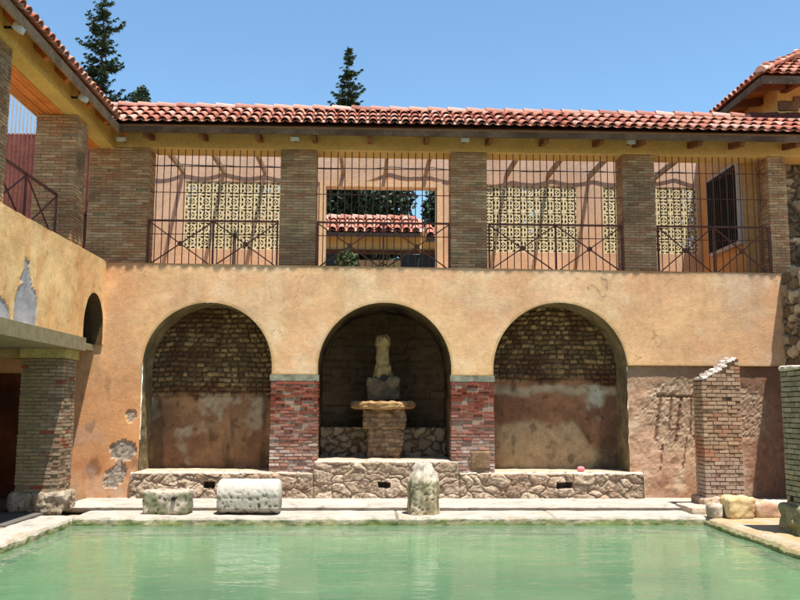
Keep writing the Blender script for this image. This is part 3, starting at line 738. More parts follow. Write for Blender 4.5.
# ---------------------------------------------------------------- tiles
TC = [lin(204, 140, 116), lin(198, 128, 104), lin(208, 150, 128), lin(190, 120, 98), lin(206, 146, 122), lin(214, 164, 144), lin(180, 110, 90)]
def tiles(mb, P, U, pitch, rows, expo, clip=None, R=.088, ridge=True, v_extra=0):
    na = 8
    n = int(U/pitch)
    for r in range(rows):
        for c in range(n):
            for kind in (0, 1):
                u0_ = (c+.5*(1+kind))*pitch
                v0 = r*expo-.02+uni(-.012, .012); v1 = v0+expo+.07
                if clip and not clip(u0_, v0): continue
                col = des(mul(random.choice(TC), uni(.66, .8)), .06); sk = uni(-.006, .006)
                vs = []; cs = []
                for (v, rr, hh) in ((v0, R*1.0, .056), (v1, R*.84, .006)):
                    for th in (0, .016):
                        for k in range(na+1):
                            a = PI*k/na; q = rr-th
                            if kind == 0: uu = u0_+sk+q*math.cos(a); h = hh+.03+q*.95*math.sin(a)
                            else: uu = u0_+sk+(q+.012)*math.cos(a); h = hh+.055-q*.55*math.sin(a)
                            vs.append(P(uu, v, h)); cs.append(col)
                m_ = na+1; fs = []
                for k in range(na):
                    fs.append((k, k+1, 2*m_+k+1, 2*m_+k)); fs.append((m_+k, 3*m_+k, 3*m_+k+1, m_+k+1)); fs.append((k, m_+k, m_+k+1, k+1))
                mb.add(vs, fs, cs)
    return mb
def ridge_tiles(mb, A, Bp, R=.11, ln=.40):
    A = Vector(A); Bp = Vector(Bp); Lr = (Bp-A).length; d = (Bp-A)/Lr; n = int(Lr/ln); up = Vector((0, 0, 1)); s = d.cross(up).normalized(); up = s.cross(d)
    for i in range(n):
        col = des(mul(random.choice(TC), uni(.72, .85)), .2); vs = []
        for (t, rr, h) in ((i*ln-.03, R*1.1, .02), ((i+1)*ln, R*.9, 0)):
            for k in range(11):
                a = PI*k/10; vs.append(A+d*t+s*math.cos(a)*rr+up*(h+math.sin(a)*rr))
        fs = [(k, k+1, 11+k+1, 11+k) for k in range(10)]+[tuple(range(11))]
        mb.add(vs, fs, col)
SL = math.radians(29.5)
def Pf(u, v, h): return (-5.4+u, 15.97+v*math.cos(SL)-h*math.sin(SL), 7.295+.02*math.sin((u-2)*.35)+v*math.sin(SL)+h*math.cos(SL))
cr_ = empty('front_roof', (1.8, 16.6, 7.1), 'long red clay tiled lean-to roof over the railed upper colonnade', 'roof')
mb = MB(); tiles(mb, Pf, 14.9, .2125, 3, .43)
mb.build('tiles', 'tile', cr_)
mb = MB(); ridge_tiles(mb, (-5.6, 17.14, 8.03), (8.0, 17.14, 8.01), .105); mb.build('ridge_tiles', 'tile', cr_)
# deck, fascia, lintel, rafters
WD = lin(84, 70, 58)
mb = MB(); mb.add([Pf(0, 0, 0), Pf(14.9, 0, 0), Pf(14.9, 1.5, 0), Pf(0, 1.5, 0), Pf(0, 0, -.03), Pf(14.9, 0, -.03), Pf(14.9, 1.5, -.03), Pf(0, 1.5, -.03)],
   [(0, 1, 2, 3), (7, 6, 5, 4), (0, 4, 5, 1), (2, 6, 7, 3), (0, 3, 7, 4), (1, 5, 6, 2)], lin(120, 84, 52)); mb.build('deck', 'wood', cr_)
g = grid(rng(-4.86, 9.4, .1), lambda u: [7.135-.003*(u > 4)*(u-4), 7.285-.003*(u > 4)*(u-4)], lambda x, z: (x, 15.985+.006*N(x, 0, 0, 3), z+.006*N(x, 1, 0, 2)), lambda x, z: mix(lin(84, 62, 46), lin(116, 90, 66), .5+N(x, z, 0, 2)))
g.box(-4.86, 9.4, 15.99, 16.03, 7.14, 7.28, lin(90, 68, 50)); g.build('fascia', 'woodx', cr_)
YL = lin(204, 170, 108)
g = MB(); g.box(-5.15, 8.6, 16.63, 17.12, 7.035, 7.60, YL); g.build('lintel', 'plaster', cr_)
MB().box(-4.4, 8.1, 17.12, 17.16, 7.03, 7.88, PL).build('rear_board', 'plaster', cr_)
for x in (-4.38, -3.317, -2.23, -1.137, -.039, 1.084, 2.332, 3.427, 4.527, 5.351, 6.481, 7.331, 8.45):
    mb = MB(); mb.bar((x, 16.04, 7.115), (x, 16.66, 7.23), .085, .12, lin(120, 76, 46)); mb.build('rafter', 'woodx', cr_)
# left wing roof
def Pl(u, v, h): return (-4.85-v*math.cos(SL)+h*math.sin(SL), 6.+u, 7.27+v*math.sin(SL)+h*math.cos(SL))
lr = empty('left_roof', (-5.3, 11, 7.1), 'steeply seen tiled eave of the left wing with orange timber soffit', 'roof')
mb = MB(); tiles(mb, Pl, 9.95, .2125, 3, .43, R=.09); mb.build('tiles', 'tile', lr)
mb = MB(); ridge_tiles(mb, (-5.97, 6., 7.93), (-5.97, 17.1, 7.98)); mb.build('ridge_tiles', 'tile', lr)
mb = MB(); mb.add([Pl(0, 0, 0), Pl(10.6, 0, 0), Pl(10.6, 1.48, 0), Pl(0, 1.48, 0), Pl(0, 0, -.03), Pl(10.6, 0, -.03), Pl(10.6, 1.48, -.03), Pl(0, 1.48, -.03)],
   [(0, 1, 2, 3), (7, 6, 5, 4), (0, 4, 5, 1), (2, 6, 7, 3), (0, 3, 7, 4), (1, 5, 6, 2)], lin(214, 130, 60)); mb.build('soffit', 'wood', lr)
MB().box(-4.89, -4.85, 6., 15.98, 7.12, 7.275, lin(138, 112, 86)).build('fascia', 'woodx', lr)
MB().box(-5.42, -5.13, 6., 16.63, 7.0, 7.50, lin(204, 168, 96)).build('lintel', 'plaster', lr)
mb = MB()
for i in range(6): mb.box(-5.42-.085*(i+1), -5.425-.085*i-.006, 6., 16.63, 7.0+.006*(i % 2), 7.06, mul(lin(214, 126, 58), uni(.85, 1.1)))
mb.build('ceiling_boards', 'wood', lr)
for y in (8.3, 9.4, 10.5, 11.45, 12.53, 13.41, 14.55, 15.45):
    mb = MB(); mb.bar((-4.92, y, 7.14), (-5.14, y, 7.37), .13, .13, lin(176, 96, 44)); mb.build('rafter', 'wood', lr)
for y in (13.8,):
    mb = MB(); pass
MB().box(-5.97, -5.94, 6., 16.63, 7.0, 7.8, PL).build('rear_board', 'plaster', lr)

# small floodlights
def flood(loc, rz, label):
    x, y, z = loc
    r = empty('floodlight', loc, label, 'lamp', 'small floodlights beneath the eaves')
    R = Matrix.Rotation(rz, 3, 'Z'); T = Vector(loc)
    mb = MB(); mb.box(-.085, .085, -.07, .03, -.05, .035, R=Matrix.Rotation(math.radians(25), 3, 'X')); mb.v = [tuple(R@Vector(v)+T) for v in mb.v]; mb.build('housing', 'white', r)
    mb = MB(); mb.box(-.07, .07, -.082, -.073, -.06, .01, R=Matrix.Rotation(math.radians(25), 3, 'X')); mb.v = [tuple(R@Vector(v)+T) for v in mb.v]; mb.build('lens', 'glass', r)
    mb = MB(); mb.box(-.015, .015, .02, .22, -.01, .02); mb.v = [tuple(R@Vector(v)+T) for v in mb.v]; mb.build('bracket', 'grey_iron', r)
flood((-4.93, 16.42, 7.13), 0, 'small white floodlight in the inner corner where both eaves meet')
flood((-1.527, 16.42, 7.19), 0, 'small white floodlight under the front eave above the pillar left of the middle bay')
flood((1.859, 16.42, 7.22), 0, 'small white floodlight under the front eave above the pillar right of the middle bay')
flood((5.213, 16.42, 7.23), 0, 'small white floodlight under the front eave above the rightmost full pillar')
flood((-4.95, 14.15, 7.12), PI/2, 'small white floodlight under the left eave above the left-wing pillar')
flood((-4.95, 11.45, 7.12), PI/2, 'small white floodlight under the left eave nearest the viewer')

# ---------------------------------------------------------------- railings and grilles
bays = [(-4.43, -1.823), (-1.107, 1.598), (2.325, 5.09), (5.746, 8.10)]
nm = ['leftmost', 'second, window-fronting', 'third', 'rightmost']
rl = ['rust brown crossed iron railing of the front bay beside the wide corner pillar', 'rust brown crossed iron railing before the open courtyard window',
      'rust brown crossed iron railing of the front bay right of the courtyard window bay', 'rust brown crossed iron railing before the barred side window at the far right']
gl = ['thin upright iron bars filling the front bay beside the wide corner pillar', 'thin upright iron bars filling the bay of the open courtyard window',
      'thin upright iron bars filling the front bay right of the courtyard window bay', 'thin upright iron bars filling the rightmost front bay']
def railing(A, Bq, zb0, zb1, ztp, label, n=2, med=True):
    A = Vector(A); Bq = Vector(Bq)
    r = empty('iron_railing', (A.x, A.y, zb0), label, 'railing', 'rust brown iron railings of the upper floor')
    P = lambda t, z: Vector((A.x+(Bq.x-A.x)*t, A.y+(Bq.y-A.y)*t, z)); e = .02/(Bq-A).length
    zz = lambda t: zb0+(zb1-zb0)*t
    MB().bar(P(0, ztp), P(1, ztp), .045, .035).build('top_rail', 'iron', r)
    for k in range(n+1):
        t = min(1-e, max(e, k/n)); MB().bar(P(t, zz(t)), P(t, ztp-.015), .035).build('post', 'iron', r)
    for k in range(n):
        a, b = k/n+e, (k+1)/n-e; m_ = (a+b)/2
        if not med and k == 0 and n == 1: pass
        off = Vector((0, .012, 0)) if abs(A.x-Bq.x) > .1 else Vector((.012, 0, 0))
        MB().bar(P(a, ztp-.02), P(b, zz(b)), .022).build('brace', 'iron', r)
        MB().bar(P(b, ztp-.02)+off, P(a, zz(a))+off, .022).build('brace', 'iron', r)
        if med:
            c = P(m_, (ztp-.02+zz(m_))/2); mb = MB(); q = off*2.2
            mb.tube([c-q, c+q], .05, 14); mb.build('medallion', 'iron', r)
for i, (a, b) in enumerate(bays):
    railing((a+.02, 16.67, 0), (b-.02, 16.67, 0), zt(a)-.02, zt(b)-.02, 5.555, rl[i])
    r = empty('iron_grille', (a, 16.74, 4.6), gl[i], 'grille', 'upright bar grilles of the upper bays')
    n = int(round((b-a)/.139))
    for k in range(1, n):
        x = a+(b-a)*k/n
        MB().tube([(x, 16.74, zt(x)-.02), (x+uni(-.004, .004), 16.74, 7.03)], .0095, 6).build('bar', 'iron', r)
    for z in (5.30, 6.15, 6.69):
        MB().bar((a, 16.754, z), (b, 16.754, z), .006, .016).build('cross_bar', 'iron', r)
railing((-5.45, 11.95, 0), (-5.45, 14.6, 0), 4.69, 4.69, 5.53, 'rust brown iron railing between the two left-wing brick pillars', 2, False)
railing((-5.45, 15.3, 0), (-5.45, 16.1, 0), 4.69, 4.69, 5.53, 'short rust brown iron railing between left-wing pillar and corner pillar', 1, False)
# red sheet fence with bars above
rf = empty('sheet_fence', (-7.3, 17.7, 4.6), 'dark red corrugated sheet fence topped with upright bars behind the left railing', 'fence')
us = rng(-9.5, -5.95, .02)
grid(us, lambda u: [4.4, 7.6], lambda x, z: (x, 17.7+.02*math.sin(x*2*PI/.09), z), lambda x, z: (.16, .05, .035)).build('sheet', 'sheet', rf)
mb = MB()
for k in range(46): x = -9.5+.08*k; mb.box(x, x+.03, 17.70, 17.72, 7.6, 8.55, (.35, .35, .36))
mb.build('upright_bars', 'frame', rf)
MB().bar((-9.5, 17.74, 7.6), (-5.95, 17.74, 7.6), .05, .06, (.2, .05, .03)).build('top_rail', 'sheet', rf)
MB().bar((-6.68, 17.62, 4.4), (-6.68, 17.62, 8.6), .05, .05).build('post', 'iron', rf)

# ---------------------------------------------------------------- upper terrace behind the colonnade
bw = empty('terrace_wall', (1, 19.5, 4.6), 'sunlit pink plastered wall behind the colonnade with an open window', 'wall')
PK = lin(208, 174, 146)
def pk(x, z): 
    c = mix(PK, lin(200, 164, 134), sst(-.3, .4, N(x, z, 0, 1))); c = mix(c, lin(208, 166, 128), sst(6.6, 5.4, z)*.6); return mix(c, lin(190, 140, 106), sst(.25, .5, N(x, z, 5, 3))*.4)
ops = [(-7.28, -5.03), (-4.336, -2.082), (-1.063, 1.518), (2.61, 4.862), (5.483, 7.735)]
mb = MB()
def wbox(x0, x1, z0, z1):
    g = grid(rng(x0, x1, .15), lambda u: rng(z0, z1, .15), lambda x, z: (x, 19.5, z), pk); mb.add(g.v, g.f, g.c)
    mb.add([(x0, 19.5, z0), (x1, 19.5, z0), (x1, 19.8, z0), (x0, 19.8, z0)], [(0, 1, 2, 3)], PK); mb.add([(x0, 19.5, z1), (x1, 19.5, z1), (x1, 19.8, z1), (x0, 19.8, z1)], [(0, 1, 2, 3)], PK)
    for x in (x0, x1): mb.add([(x, 19.5, z0), (x, 19.5, z1), (x, 19.8, z1), (x, 19.8, z0)], [(0, 1, 2, 3)], PK)
edges = [-7.6]+[e for o_ in ops for e in o_]+[7.82]
for a, b in zip(edges[0::2], edges[1::2]): wbox(a, b, 4.4, 8.2)
for k, (a, b) in enumerate(ops):
    if k == 2: wbox(a, b, 7.04, 8.2); wbox(a, b, 4.4, 4.75)
    else: wbox(a, b, 4.4, 5.515); wbox(a, b, 7.125, 8.2)
mb.build('wall', 'plaster', bw)
mb = MB(); fc = lin(216, 180, 140)
mb.box(-1.21, -1.065, 19.46, 19.62, 4.75, 7.16, fc); mb.box(1.52, 1.66, 19.46, 19.62, 4.75, 7.16, fc); mb.box(-1.065, 1.52, 19.46, 19.62, 7.035, 7.16, fc)
mb.build('window_surround', 'plaster', bw)
# open-work concrete blocks
def ring(mb, cx, cz, r0_, r1_, y0, y1, n=20):
    vs = []
    for y in (y0, y1):
        for r in (r0_, r1_):
            for k in range(n): a = 2*PI*k/n; vs.append((cx+r*math.cos(a), y, cz+r*math.sin(a)))
    fs = []
    for k in range(n):
        k2 = (k+1) % n; fs += [(k, k2, n+k2, n+k), (2*n+k, 3*n+k, 3*n+k2, 2*n+k2), (k, 2*n+k, 2*n+k2, k2), (n+k, n+k2, 3*n+k2, 3*n+k)]
    mb.add(vs, fs)
sl_ = ['yellow openwork block screen mostly hidden behind the wide corner pillar', 'yellow openwork block screen behind the bars of the bay beside the corner pillar', None,
       'yellow openwork block screen behind the bars right of the courtyard window bay', 'yellow openwork block screen behind the rightmost bay, partly hidden by a pillar']
for k, (a, b) in enumerate(ops):
    if k == 2: continue
    mb = MB(); s = (b-a)/7
    for i in range(7):
        for j in range(5):
            cx = a+s*(i+.5); cz = 5.515+.322*(j+.5); h = s/2; ya, yb = 19.51, 19.56; hz = .161
            mb.box(cx-h, cx-h+.018, ya, yb, cz-hz, cz+hz); mb.box(cx+h-.018, cx+h, ya, yb, cz-hz, cz+hz)
            mb.box(cx-h+.018, cx+h-.018, ya, yb, cz-hz, cz-hz+.018); mb.box(cx-h+.018, cx+h-.018, ya, yb, cz+hz-.018, cz+hz)
            ring(mb, cx, cz, .074, .112, ya+.004, yb-.004); ring(mb, cx, cz, .018, .040, ya+.004, yb-.004, 10)
            for q in range(4):
                an = PI/4+q*PI/2; ca, sa = math.cos(an), math.sin(an)
                mb.bar((cx+ca*.10, (ya+yb)/2, cz+sa*.10), (cx+ca*.20, (ya+yb)/2, cz+sa*.20), .038, .04)
                an = q*PI/2; ca, sa = math.cos(an), math.sin(an)
                mb.bar((cx+ca*.035, (ya+yb)/2, cz+sa*.035), (cx+ca*.078, (ya+yb)/2, cz+sa*.078), .04 if abs(sa) < .5 else .02, .02 if abs(sa) < .5 else .04)
                mb.bar((cx+ca*.10, (ya+yb)/2, cz+sa*.10), (cx+ca*.145, (ya+yb)/2, cz+sa*.145), .04 if abs(sa) < .5 else .03, .03 if abs(sa) < .5 else .04)
    tag(mb.build('block_screen', 'block'), sl_[k], 'screen', 'openwork block screens in the pink wall')
bl_ = ['first', 'second', 'third']
for i, (x, lb) in enumerate(((-4.40, 'weathered overhead timber beam, leftmost in the bay beside the corner pillar'), (-3.45, 'weathered overhead timber beam, middle one in the bay beside the corner pillar'),
    (-2.5, 'weathered overhead timber beam, rightmost in the bay beside the corner pillar'), (-.67, 'weathered overhead timber beam above the left part of the courtyard window'),
    (.34, 'weathered overhead timber beam above the middle of the courtyard window'), (1.28, 'weathered overhead timber beam above the right part of the courtyard window'),
    (3.2, 'weathered overhead timber beam, leftmost in the bay right of the courtyard window'), (4.18, 'weathered overhead timber beam, middle one in the bay right of the courtyard window'),
    (5.16, 'weathered overhead timber beam meeting the pillar right of the third bay'), (6.75, 'weathered overhead timber beam crossing the rightmost bay'))):
    mb = MB(); mb.bar((x, 17.17, 7.36), (x+uni(-.02, .02), 19.49, 7.36), .075, .11, lin(150, 128, 106)); tag(mb.build('timber_beam', 'woodx'), lb, 'beam', 'overhead beams of the upper terrace')
pts = []
for i in range(220):
    x = -5.5+13.2*i/219; ph = (x+4.4)/.97; sg = abs(math.sin(PI*ph)); pts.append((x, 19.44-.012*sg+.03*N(x, 0, 0, .5), 7.49-.03*sg+.05*N(x, 0, 0, .4)))
tag(MB().tube(pts, .013, 6).build('cable', 'cable'), 'black sagging cable strung along the pink terrace wall', 'cable')
tag(MB().box(-9.2, 7.8, 17.3, 19.52, 4.35, 4.5, lin(170, 140, 110)).build('terrace_floor', 'stone'), kind='structure')
# plant on the wall
def leafcloud(mb, C, R, n, size, cols_, flat=1.0, seed=0):
    for _ in range(n):
        while True:
            p = Vector((uni(-1, 1), uni(-1, 1), uni(-1, 1)))
            if p.length < 1: break
        p = p*(.55+.45*rnd())/max(p.length, .4)*min(1, p.length+.35)
        q = Vector((C[0]+p.x*R[0], C[1]+p.y*R[1], C[2]+p.z*R[2]))
        a = Vector((uni(-1, 1), uni(-1, 1), uni(-1, 1))).normalized(); b = a.cross(Vector((uni(-1, 1), uni(-1, 1), uni(-1, 1)))).normalized(); s_ = size*uni(.6, 1.4)
        c = mul(random.choice(cols_), uni(.6, 1.3))
        mb.add([q-a*s_, q+b*s_*.5, q+a*s_, q-b*s_*.5], [(0, 1, 2, 3)], c)
GR = [(.035, .06, .018), (.05, .085, .022), (.025, .05, .018), (.07, .10, .03)]
r = empty('potted_plant', (-3.1, 19.1, 4.5), 'small spiky green potted plant before the left block screen', 'plant')
mb = MB()
for k in range(46):
    a = uni(0, 2*PI); e = uni(.2, 1.3); d = Vector((math.cos(a)*math.cos(e), math.sin(a)*math.cos(e)*.6, math.sin(e))); q = Vector((-3.1, 19.1, 5.72)); l = uni(.2, .34); s_ = d.cross(Vector((0, 0, 1))).normalized()*.018
    mb.add([q-s_, q+s_, q+d*l-Vector((0, 0, .05))], [(0, 1, 2)], mul((.08, .14, .06), uni(.7, 1.3)))
mb.build('leaves', 'needle', r)
MB().tube([(-3.1, 19.1, 4.5), (-3.1, 19.1, 5.75)], [.05, .035], 8, (.2, .14, .08)).build('stem', 'trunk', r)
# right end wall with barred window
ew = empty('end_wall', (7.8, 18.3, 4.6), 'ochre end wall closing the upper terrace at the far right, window set in it', 'wall')
mb = MB(); ec = lin(196, 146, 92)
def ebox(y0, y1, z0, z1): mb.box(7.8, 8.1, y0, y1, z0, z1, ec)
ebox(17.17, 17.20, 4.4, 8.); ebox(18.85, 19.5, 4.4, 8.); ebox(17.20, 18.85, 4.4, 5.32); ebox(17.20, 18.85, 7.12, 8.)
mb.build('wall', 'plaster', ew)
wf = MB(); wf.box(7.70, 7.82, 17.20, 17.28, 5.32, 7.12); wf.box(7.70, 7.82, 18.77, 18.85, 5.32, 7.12); wf.box(7.70, 7.82, 17.28, 18.77, 5.32, 5.40); wf.box(7.70, 7.82, 17.28, 18.77, 7.04, 7.12)
wfo = wf.build('window_frame', 'frame', ew)
mb = MB(); mb.box(8.0, 8.08, 17.21, 18.84, 5.33, 7.11, (.02, .02, .02)); mb.build('window_pane', 'dark', ew)
mb = MB()
for k in range(15): y = 17.33+.1*k; mb.box(7.68, 7.70, y, y+.025, 5.4, 7.05)
mb.build('window_bars', 'grey_iron', ew)

# ---------------------------------------------------------------- right building
rb = empty('right_building', (9.5, 18.5, .1), 'taller ochre and rough stone building with tiled hip roof at the right edge', 'building')
def rsc(x, z):
    e, h, _ = vor(x, z, .34, .22, 4., .4); c = mix(lin(110, 92, 70), lin(186, 168, 138), h*h); return mix(c, lin(60, 48, 38), (1-sst(.02, .12, e))*.8)
def rsd(x, z):
    e, h, _ = vor(x, z, .34, .22, 4., .4); return .06*sst(0, .2, e)*(.5+h)+.02*N(x, z, 0, 8)
grid(rng(8.46, 10.2, .035), lambda u: rng(4.0, 7.05, .035), lambda x, z: (x, 17.2-rsd(x, z), z), rsc).build('stone_wall', 'stone', rb)
g = grid(rng(15.2, 17.2, .03), lambda u: rng(.1, 4.58, .035), lambda y, z: (8.24-rsd(y+3, z), y, z), lambda y, z: rsc(y+3, z)); g.box(8.26, 10.2, 15.2, 17.2, .05, 4.57, lin(120, 100, 80))
g.build('stone_buttress', 'stone', rb)
YB = lin(214, 170, 104)
mb = MB(); mb.box(8.85, 12, 17.6, 22, 6.9, 8.95, YB); mb.build('plaster_wall', 'plaster', rb)
MB().box(8.6, 12, 16.63, 17.3, 7.035, 7.6, YB).build('plaster_band', 'plaster', rb)
for (a, b, c_, d) in ((8.86, 9.3, 8.36, 8.58), (8.95, 9.5, 7.95, 8.3), (9.2, 9.9, 8.45, 8.7), (9.35, 9.9, 8.0, 8.3)):
    roughbox(a, b, 17.54, 17.7, c_, d, lambda x, y, z: mix(lin(150, 120, 96), lin(110, 84, 66), .5+N(x, y, z, 3)), .03, .02, .04, a).build('quoin', 'stone', rb)
SR = math.radians(33); EX, EY, EZ = 8.12, 16.75, 8.80
def Pr(u, v, h): return (EX+u, EY+v*math.cos(SR)-h*math.sin(SR), EZ+v*math.sin(SR)+h*math.cos(SR))
def Ps(u, v, h): return (EX+v*math.cos(SR)-h*math.sin(SR), EY+u, EZ+v*math.sin(SR)+h*math.cos(SR))
mb = MB(); tiles(mb, Pr, 4.2, .2125, 9, .355, clip=lambda u, v: u > v*math.cos(SR)-.05); tiles(mb, Ps, 4.4, .2125, 9, .355, clip=lambda u, v: u > v*math.cos(SR)-.05)
ridge_tiles(mb, (EX+.0, EY+.0, EZ+.08), (EX+2.6, EY+2.6, EZ+.08+2.6*math.tan(SR)))
mb.build('roof_tiles', 'tile', rb)
mb = MB(); k_ = 3.
mb.add([(EX, EY, EZ), (12.5, EY, EZ), (12.5, EY+k_, EZ+k_*math.tan(SR)), (EX+k_, EY+k_, EZ+k_*math.tan(SR)), (EX, 21.3, EZ), (EX+k_, 21.3, EZ+k_*math.tan(SR))], [(0, 1, 2, 3), (0, 3, 5, 4)], lin(150, 100, 60))
mb.build('roof_deck', 'wood', rb)
mb = MB(); mb.box(EX, 12.5, EY-.01, EY+.03, EZ-.16, EZ-.005, lin(92, 76, 64)); mb.box(EX-.01, EX+.03, EY+.03, 21.3, EZ-.16, EZ-.005, lin(92, 76, 64)); mb.build('fascia', 'woodx', rb)
for y in (17.3, 18.3, 19.3, 20.3):
    MB().bar((EX+.04, y, EZ-.06), (8.86, y, EZ+.02), .14, .14, lin(110, 62, 36)).build('rafter', 'wood', rb)
for x in (9.0, 10.0): MB().bar((x, EY+.04, EZ-.06), (x, 17.6, EZ+.02), .12, .12, lin(110, 62, 36)).build('rafter', 'wood', rb)
mb = MB(); mb.add([(EX+.03, EY+.03, EZ-.01), (12.4, EY+.03, EZ-.01), (12.4, 17.6, EZ+.12), (8.85, 17.6, EZ+.12), (EX+.03, 21.3, EZ-.01), (8.85, 21.3, EZ+.12)], [(0, 1, 2, 3), (0, 3, 5, 4)], lin(180, 112, 60)); mb.build('soffit', 'wood', rb)
fl = empty('wall_lamp', (8.8, 18.5, 8.5), 'small dark bracket lamp under the eave of the right building', 'lamp')
MB().tube([(8.7, 18.4, 8.52), (8.7, 18.4, 8.36)], [.07, .05], 12).build('lamp_body', 'grey_iron', fl); MB().tube([(8.7, 18.4, 8.36), (8.7, 18.4, 8.30)], [.045, .03], 12).build('lamp_glass', 'glass', fl)
MB().bar((8.7, 18.4, 8.5), (8.86, 18.4, 8.5), .025).build('bracket', 'grey_iron', fl)
mb = MB(); g = roughbox(8.0, 9.2, 17.1, 17.7, 7.95, 8.16, lambda x, y, z: lin(88, 52, 46), .08, .03, .05, 31)
tag(g.build('roof_flashing', 'stone'), 'dark folded flashing where the front roof meets the right building', 'flashing')

# ---------------------------------------------------------------- courtyard building seen through the window
yb = empty('courtyard_building', (0, 27, 4.4), 'low ochre building with red tiled roof seen through the open window', 'building')
def Py(u, v, h): return (-5.+u, 27+v*math.cos(SL)-h*math.sin(SL), 7.50+v*math.sin(SL)+h*math.cos(SL))
def Py2(u, v, h): return (1.75+u, 26.7+v*math.cos(SL)-h*math.sin(SL), 7.30+v*math.sin(SL)+h*math.cos(SL))
mb = MB(); tiles(mb, Py, 6.6, .30, 3, .48, R=.125); tiles(mb, Py2, 1.9, .30, 2, .5, R=.125)
ridge_tiles(mb, (-5, 28.25, 8.23), (1.55, 28.25, 8.23), .13)
mb.build('roof_tiles', 'tile', yb)
mb = MB(); mb.add([Py(0, 0, 0), Py(6.6, 0, 0), Py(6.6, 1.5, 0), Py(0, 1.5, 0)], [(0, 1, 2, 3)], WD); mb.add([Py2(0, 0, 0), Py2(1.9, 0, 0), Py2(1.9, 1.1, 0), Py2(0, 1.1, 0)], [(0, 1, 2, 3)], WD)
mb.box(-5, 1.6, 27., 27.05, 7.38, 7.5, lin(96, 80, 66)); mb.box(1.75, 3.65, 26.7, 26.75, 7.16, 7.3, lin(96, 80, 66)); mb.build('eave_board', 'woodx', yb)
mb = MB(); mb.box(-5, 3.6, 27.5, 27.8, 6.95, 7.7, lin(222, 176, 108)); mb.box(-5, -1.6, 27.5, 27.8, 4., 6.95, lin(222, 176, 108)); mb.box(2.2, 3.6, 27.5, 27.8, 4., 6.95, lin(222, 176, 108)); mb.build('wall', 'plaster', yb)
MB().box(-5, 3.6, 27.42, 27.5, 6.90, 7.02, lin(90, 56, 40)).build('beam', 'woodx', yb)
for a, b in ((-1.6, -1.02), (.98, 2.2)): MB().box(a, b, 27.45, 27.5, 4., 6.88).build('shutter', 'dark', yb)
MB().box(-1.7, 2.3, 29.3, 29.5, 4., 7.0, lin(120, 100, 74)).build('rear_wall', 'plaster', yb)
sh = empty('shrub', (-.3, 25.8, 4.4), 'leafy shrub growing before the courtyard building', 'shrub')
mb = MB(); leafcloud(mb, (-.75, 25.8, 6.1), (.38, .4, .65), 700, .07, GR); leafcloud(mb, (.35, 26., 5.85), (.6, .4, .5), 600, .07, GR); mb.build('foliage', 'needle', sh); MB().tube([(-.3, 25.8, 4.2), (-.35, 25.8, 6.3)], [.06, .03], 8).build('stem', 'trunk', sh)
tag(MB().box(-12, 12, 19.9, 60, 4.2, 4.3, lin(140, 120, 90)).build('courtyard_ground', 'ground'), kind='structure')

# ---------------------------------------------------------------- trees
DG = [(.035, .060, .028), (.046, .075, .034), (.028, .048, .025), (.06, .09, .038)]
def spruce(x, y, top, width, label, seed, z0=4.3, gap=.15, jag=.35):
    random.seed(seed); r = empty('spruce_tree', (x, y, z0), label, 'tree', 'conifers rising beyond the roofs')
    H = top-z0; tp = [(x+.05*N(i, seed), y, z0+H*i/12) for i in range(13)]
    MB().tube(tp, [max(.012, .28*(1-i/12)**1.1) for i in range(13)], 8).build('trunk', 'trunk', r)
    mb = MB(); z = top-.15; az = 0
    for _ in range(60):
        h = Vector((0, 0, 0)); s_ = .04; q = Vector((x, y, top-rnd()*.7)); d = Vector((uni(-.5, .5), uni(-.5, .5), .8)).normalized(); p = d.cross(Vector((uni(-1, 1), 1, 0))).normalized()
        mb.add([q-p*.03, q+p*.03, q+d*.16], [(0, 1, 2)], mul(random.choice(DG), uni(.7, 1.3)))
    while z > z0+2.5:
        t = (top-z)/H; Lmax = width*(t**.75)*(1-.2*t)
        nb = 6 if t < .1 else 9
        big = uni(1-jag, 1+jag*.6)
        for k in range(nb):
            az += 2.4+uni(-.4, .4); Lb = max(.12, Lmax*big*uni(.55, 1.1))
            if rnd() < gap: continue
            d = Vector((math.cos(az), math.sin(az), 0)); prev = None; n = max(3, int(Lb/.12)); zz0 = z+uni(-.08, .08)
            for i in range(n+1):
                f = i/n; p = Vector((x, y, zz0))+d*Lb*f+Vector((0, 0, Lb*(-.38*f+.55*f**2.6)+.02))
                if prev is not None: mb.bar(prev, p, .02*(1.2-f)+.006, None, (.04, .03, .02))
                prev = p
                if f < .12 and Lb > .5: continue
                wd = (.16+.36*min(1, Lb*.6))*(1-f*.7)
                for _ in range(20 if Lb > .5 else 12):
                    sd = d.cross(Vector((0, 0, 1)))*(1 if rnd() < .5 else -1); dr = (sd*uni(.1, 1.0)+d*uni(.2, .9)+Vector((0, 0, uni(-.6, .25)))).normalized()
                    l = wd*uni(.5, 1.1)+.05; pp = dr.cross(Vector((uni(-1, 1), uni(-1, 1), uni(-1, 1)))).normalized()*uni(.012, .032)
                    b0 = p+Vector((uni(-.04, .04),)*3)
                    mb.add([b0-pp*.6, b0+dr*l*.5-pp, b0+dr*l, b0+dr*l*.5+pp, b0+pp*.6], [(0, 1, 2, 3, 4)], mul(random.choice(DG), uni(.7, 1.35)))
        z -= .18+.24*t+uni(0, .16)
        if top-z > 7.5: z -= .25
    mb.build('crown', 'needle', r)
spruce(-10.85, 33, 18.7, 3.3, 'tall dark spruce with ragged upturned boughs above the left roof corner', 11, jag=.75, gap=.36)
spruce(-.98, 33, 16.35, 2.9, 'slender dark spruce spire behind the middle of the front roof', 5, jag=.75, gap=.34)
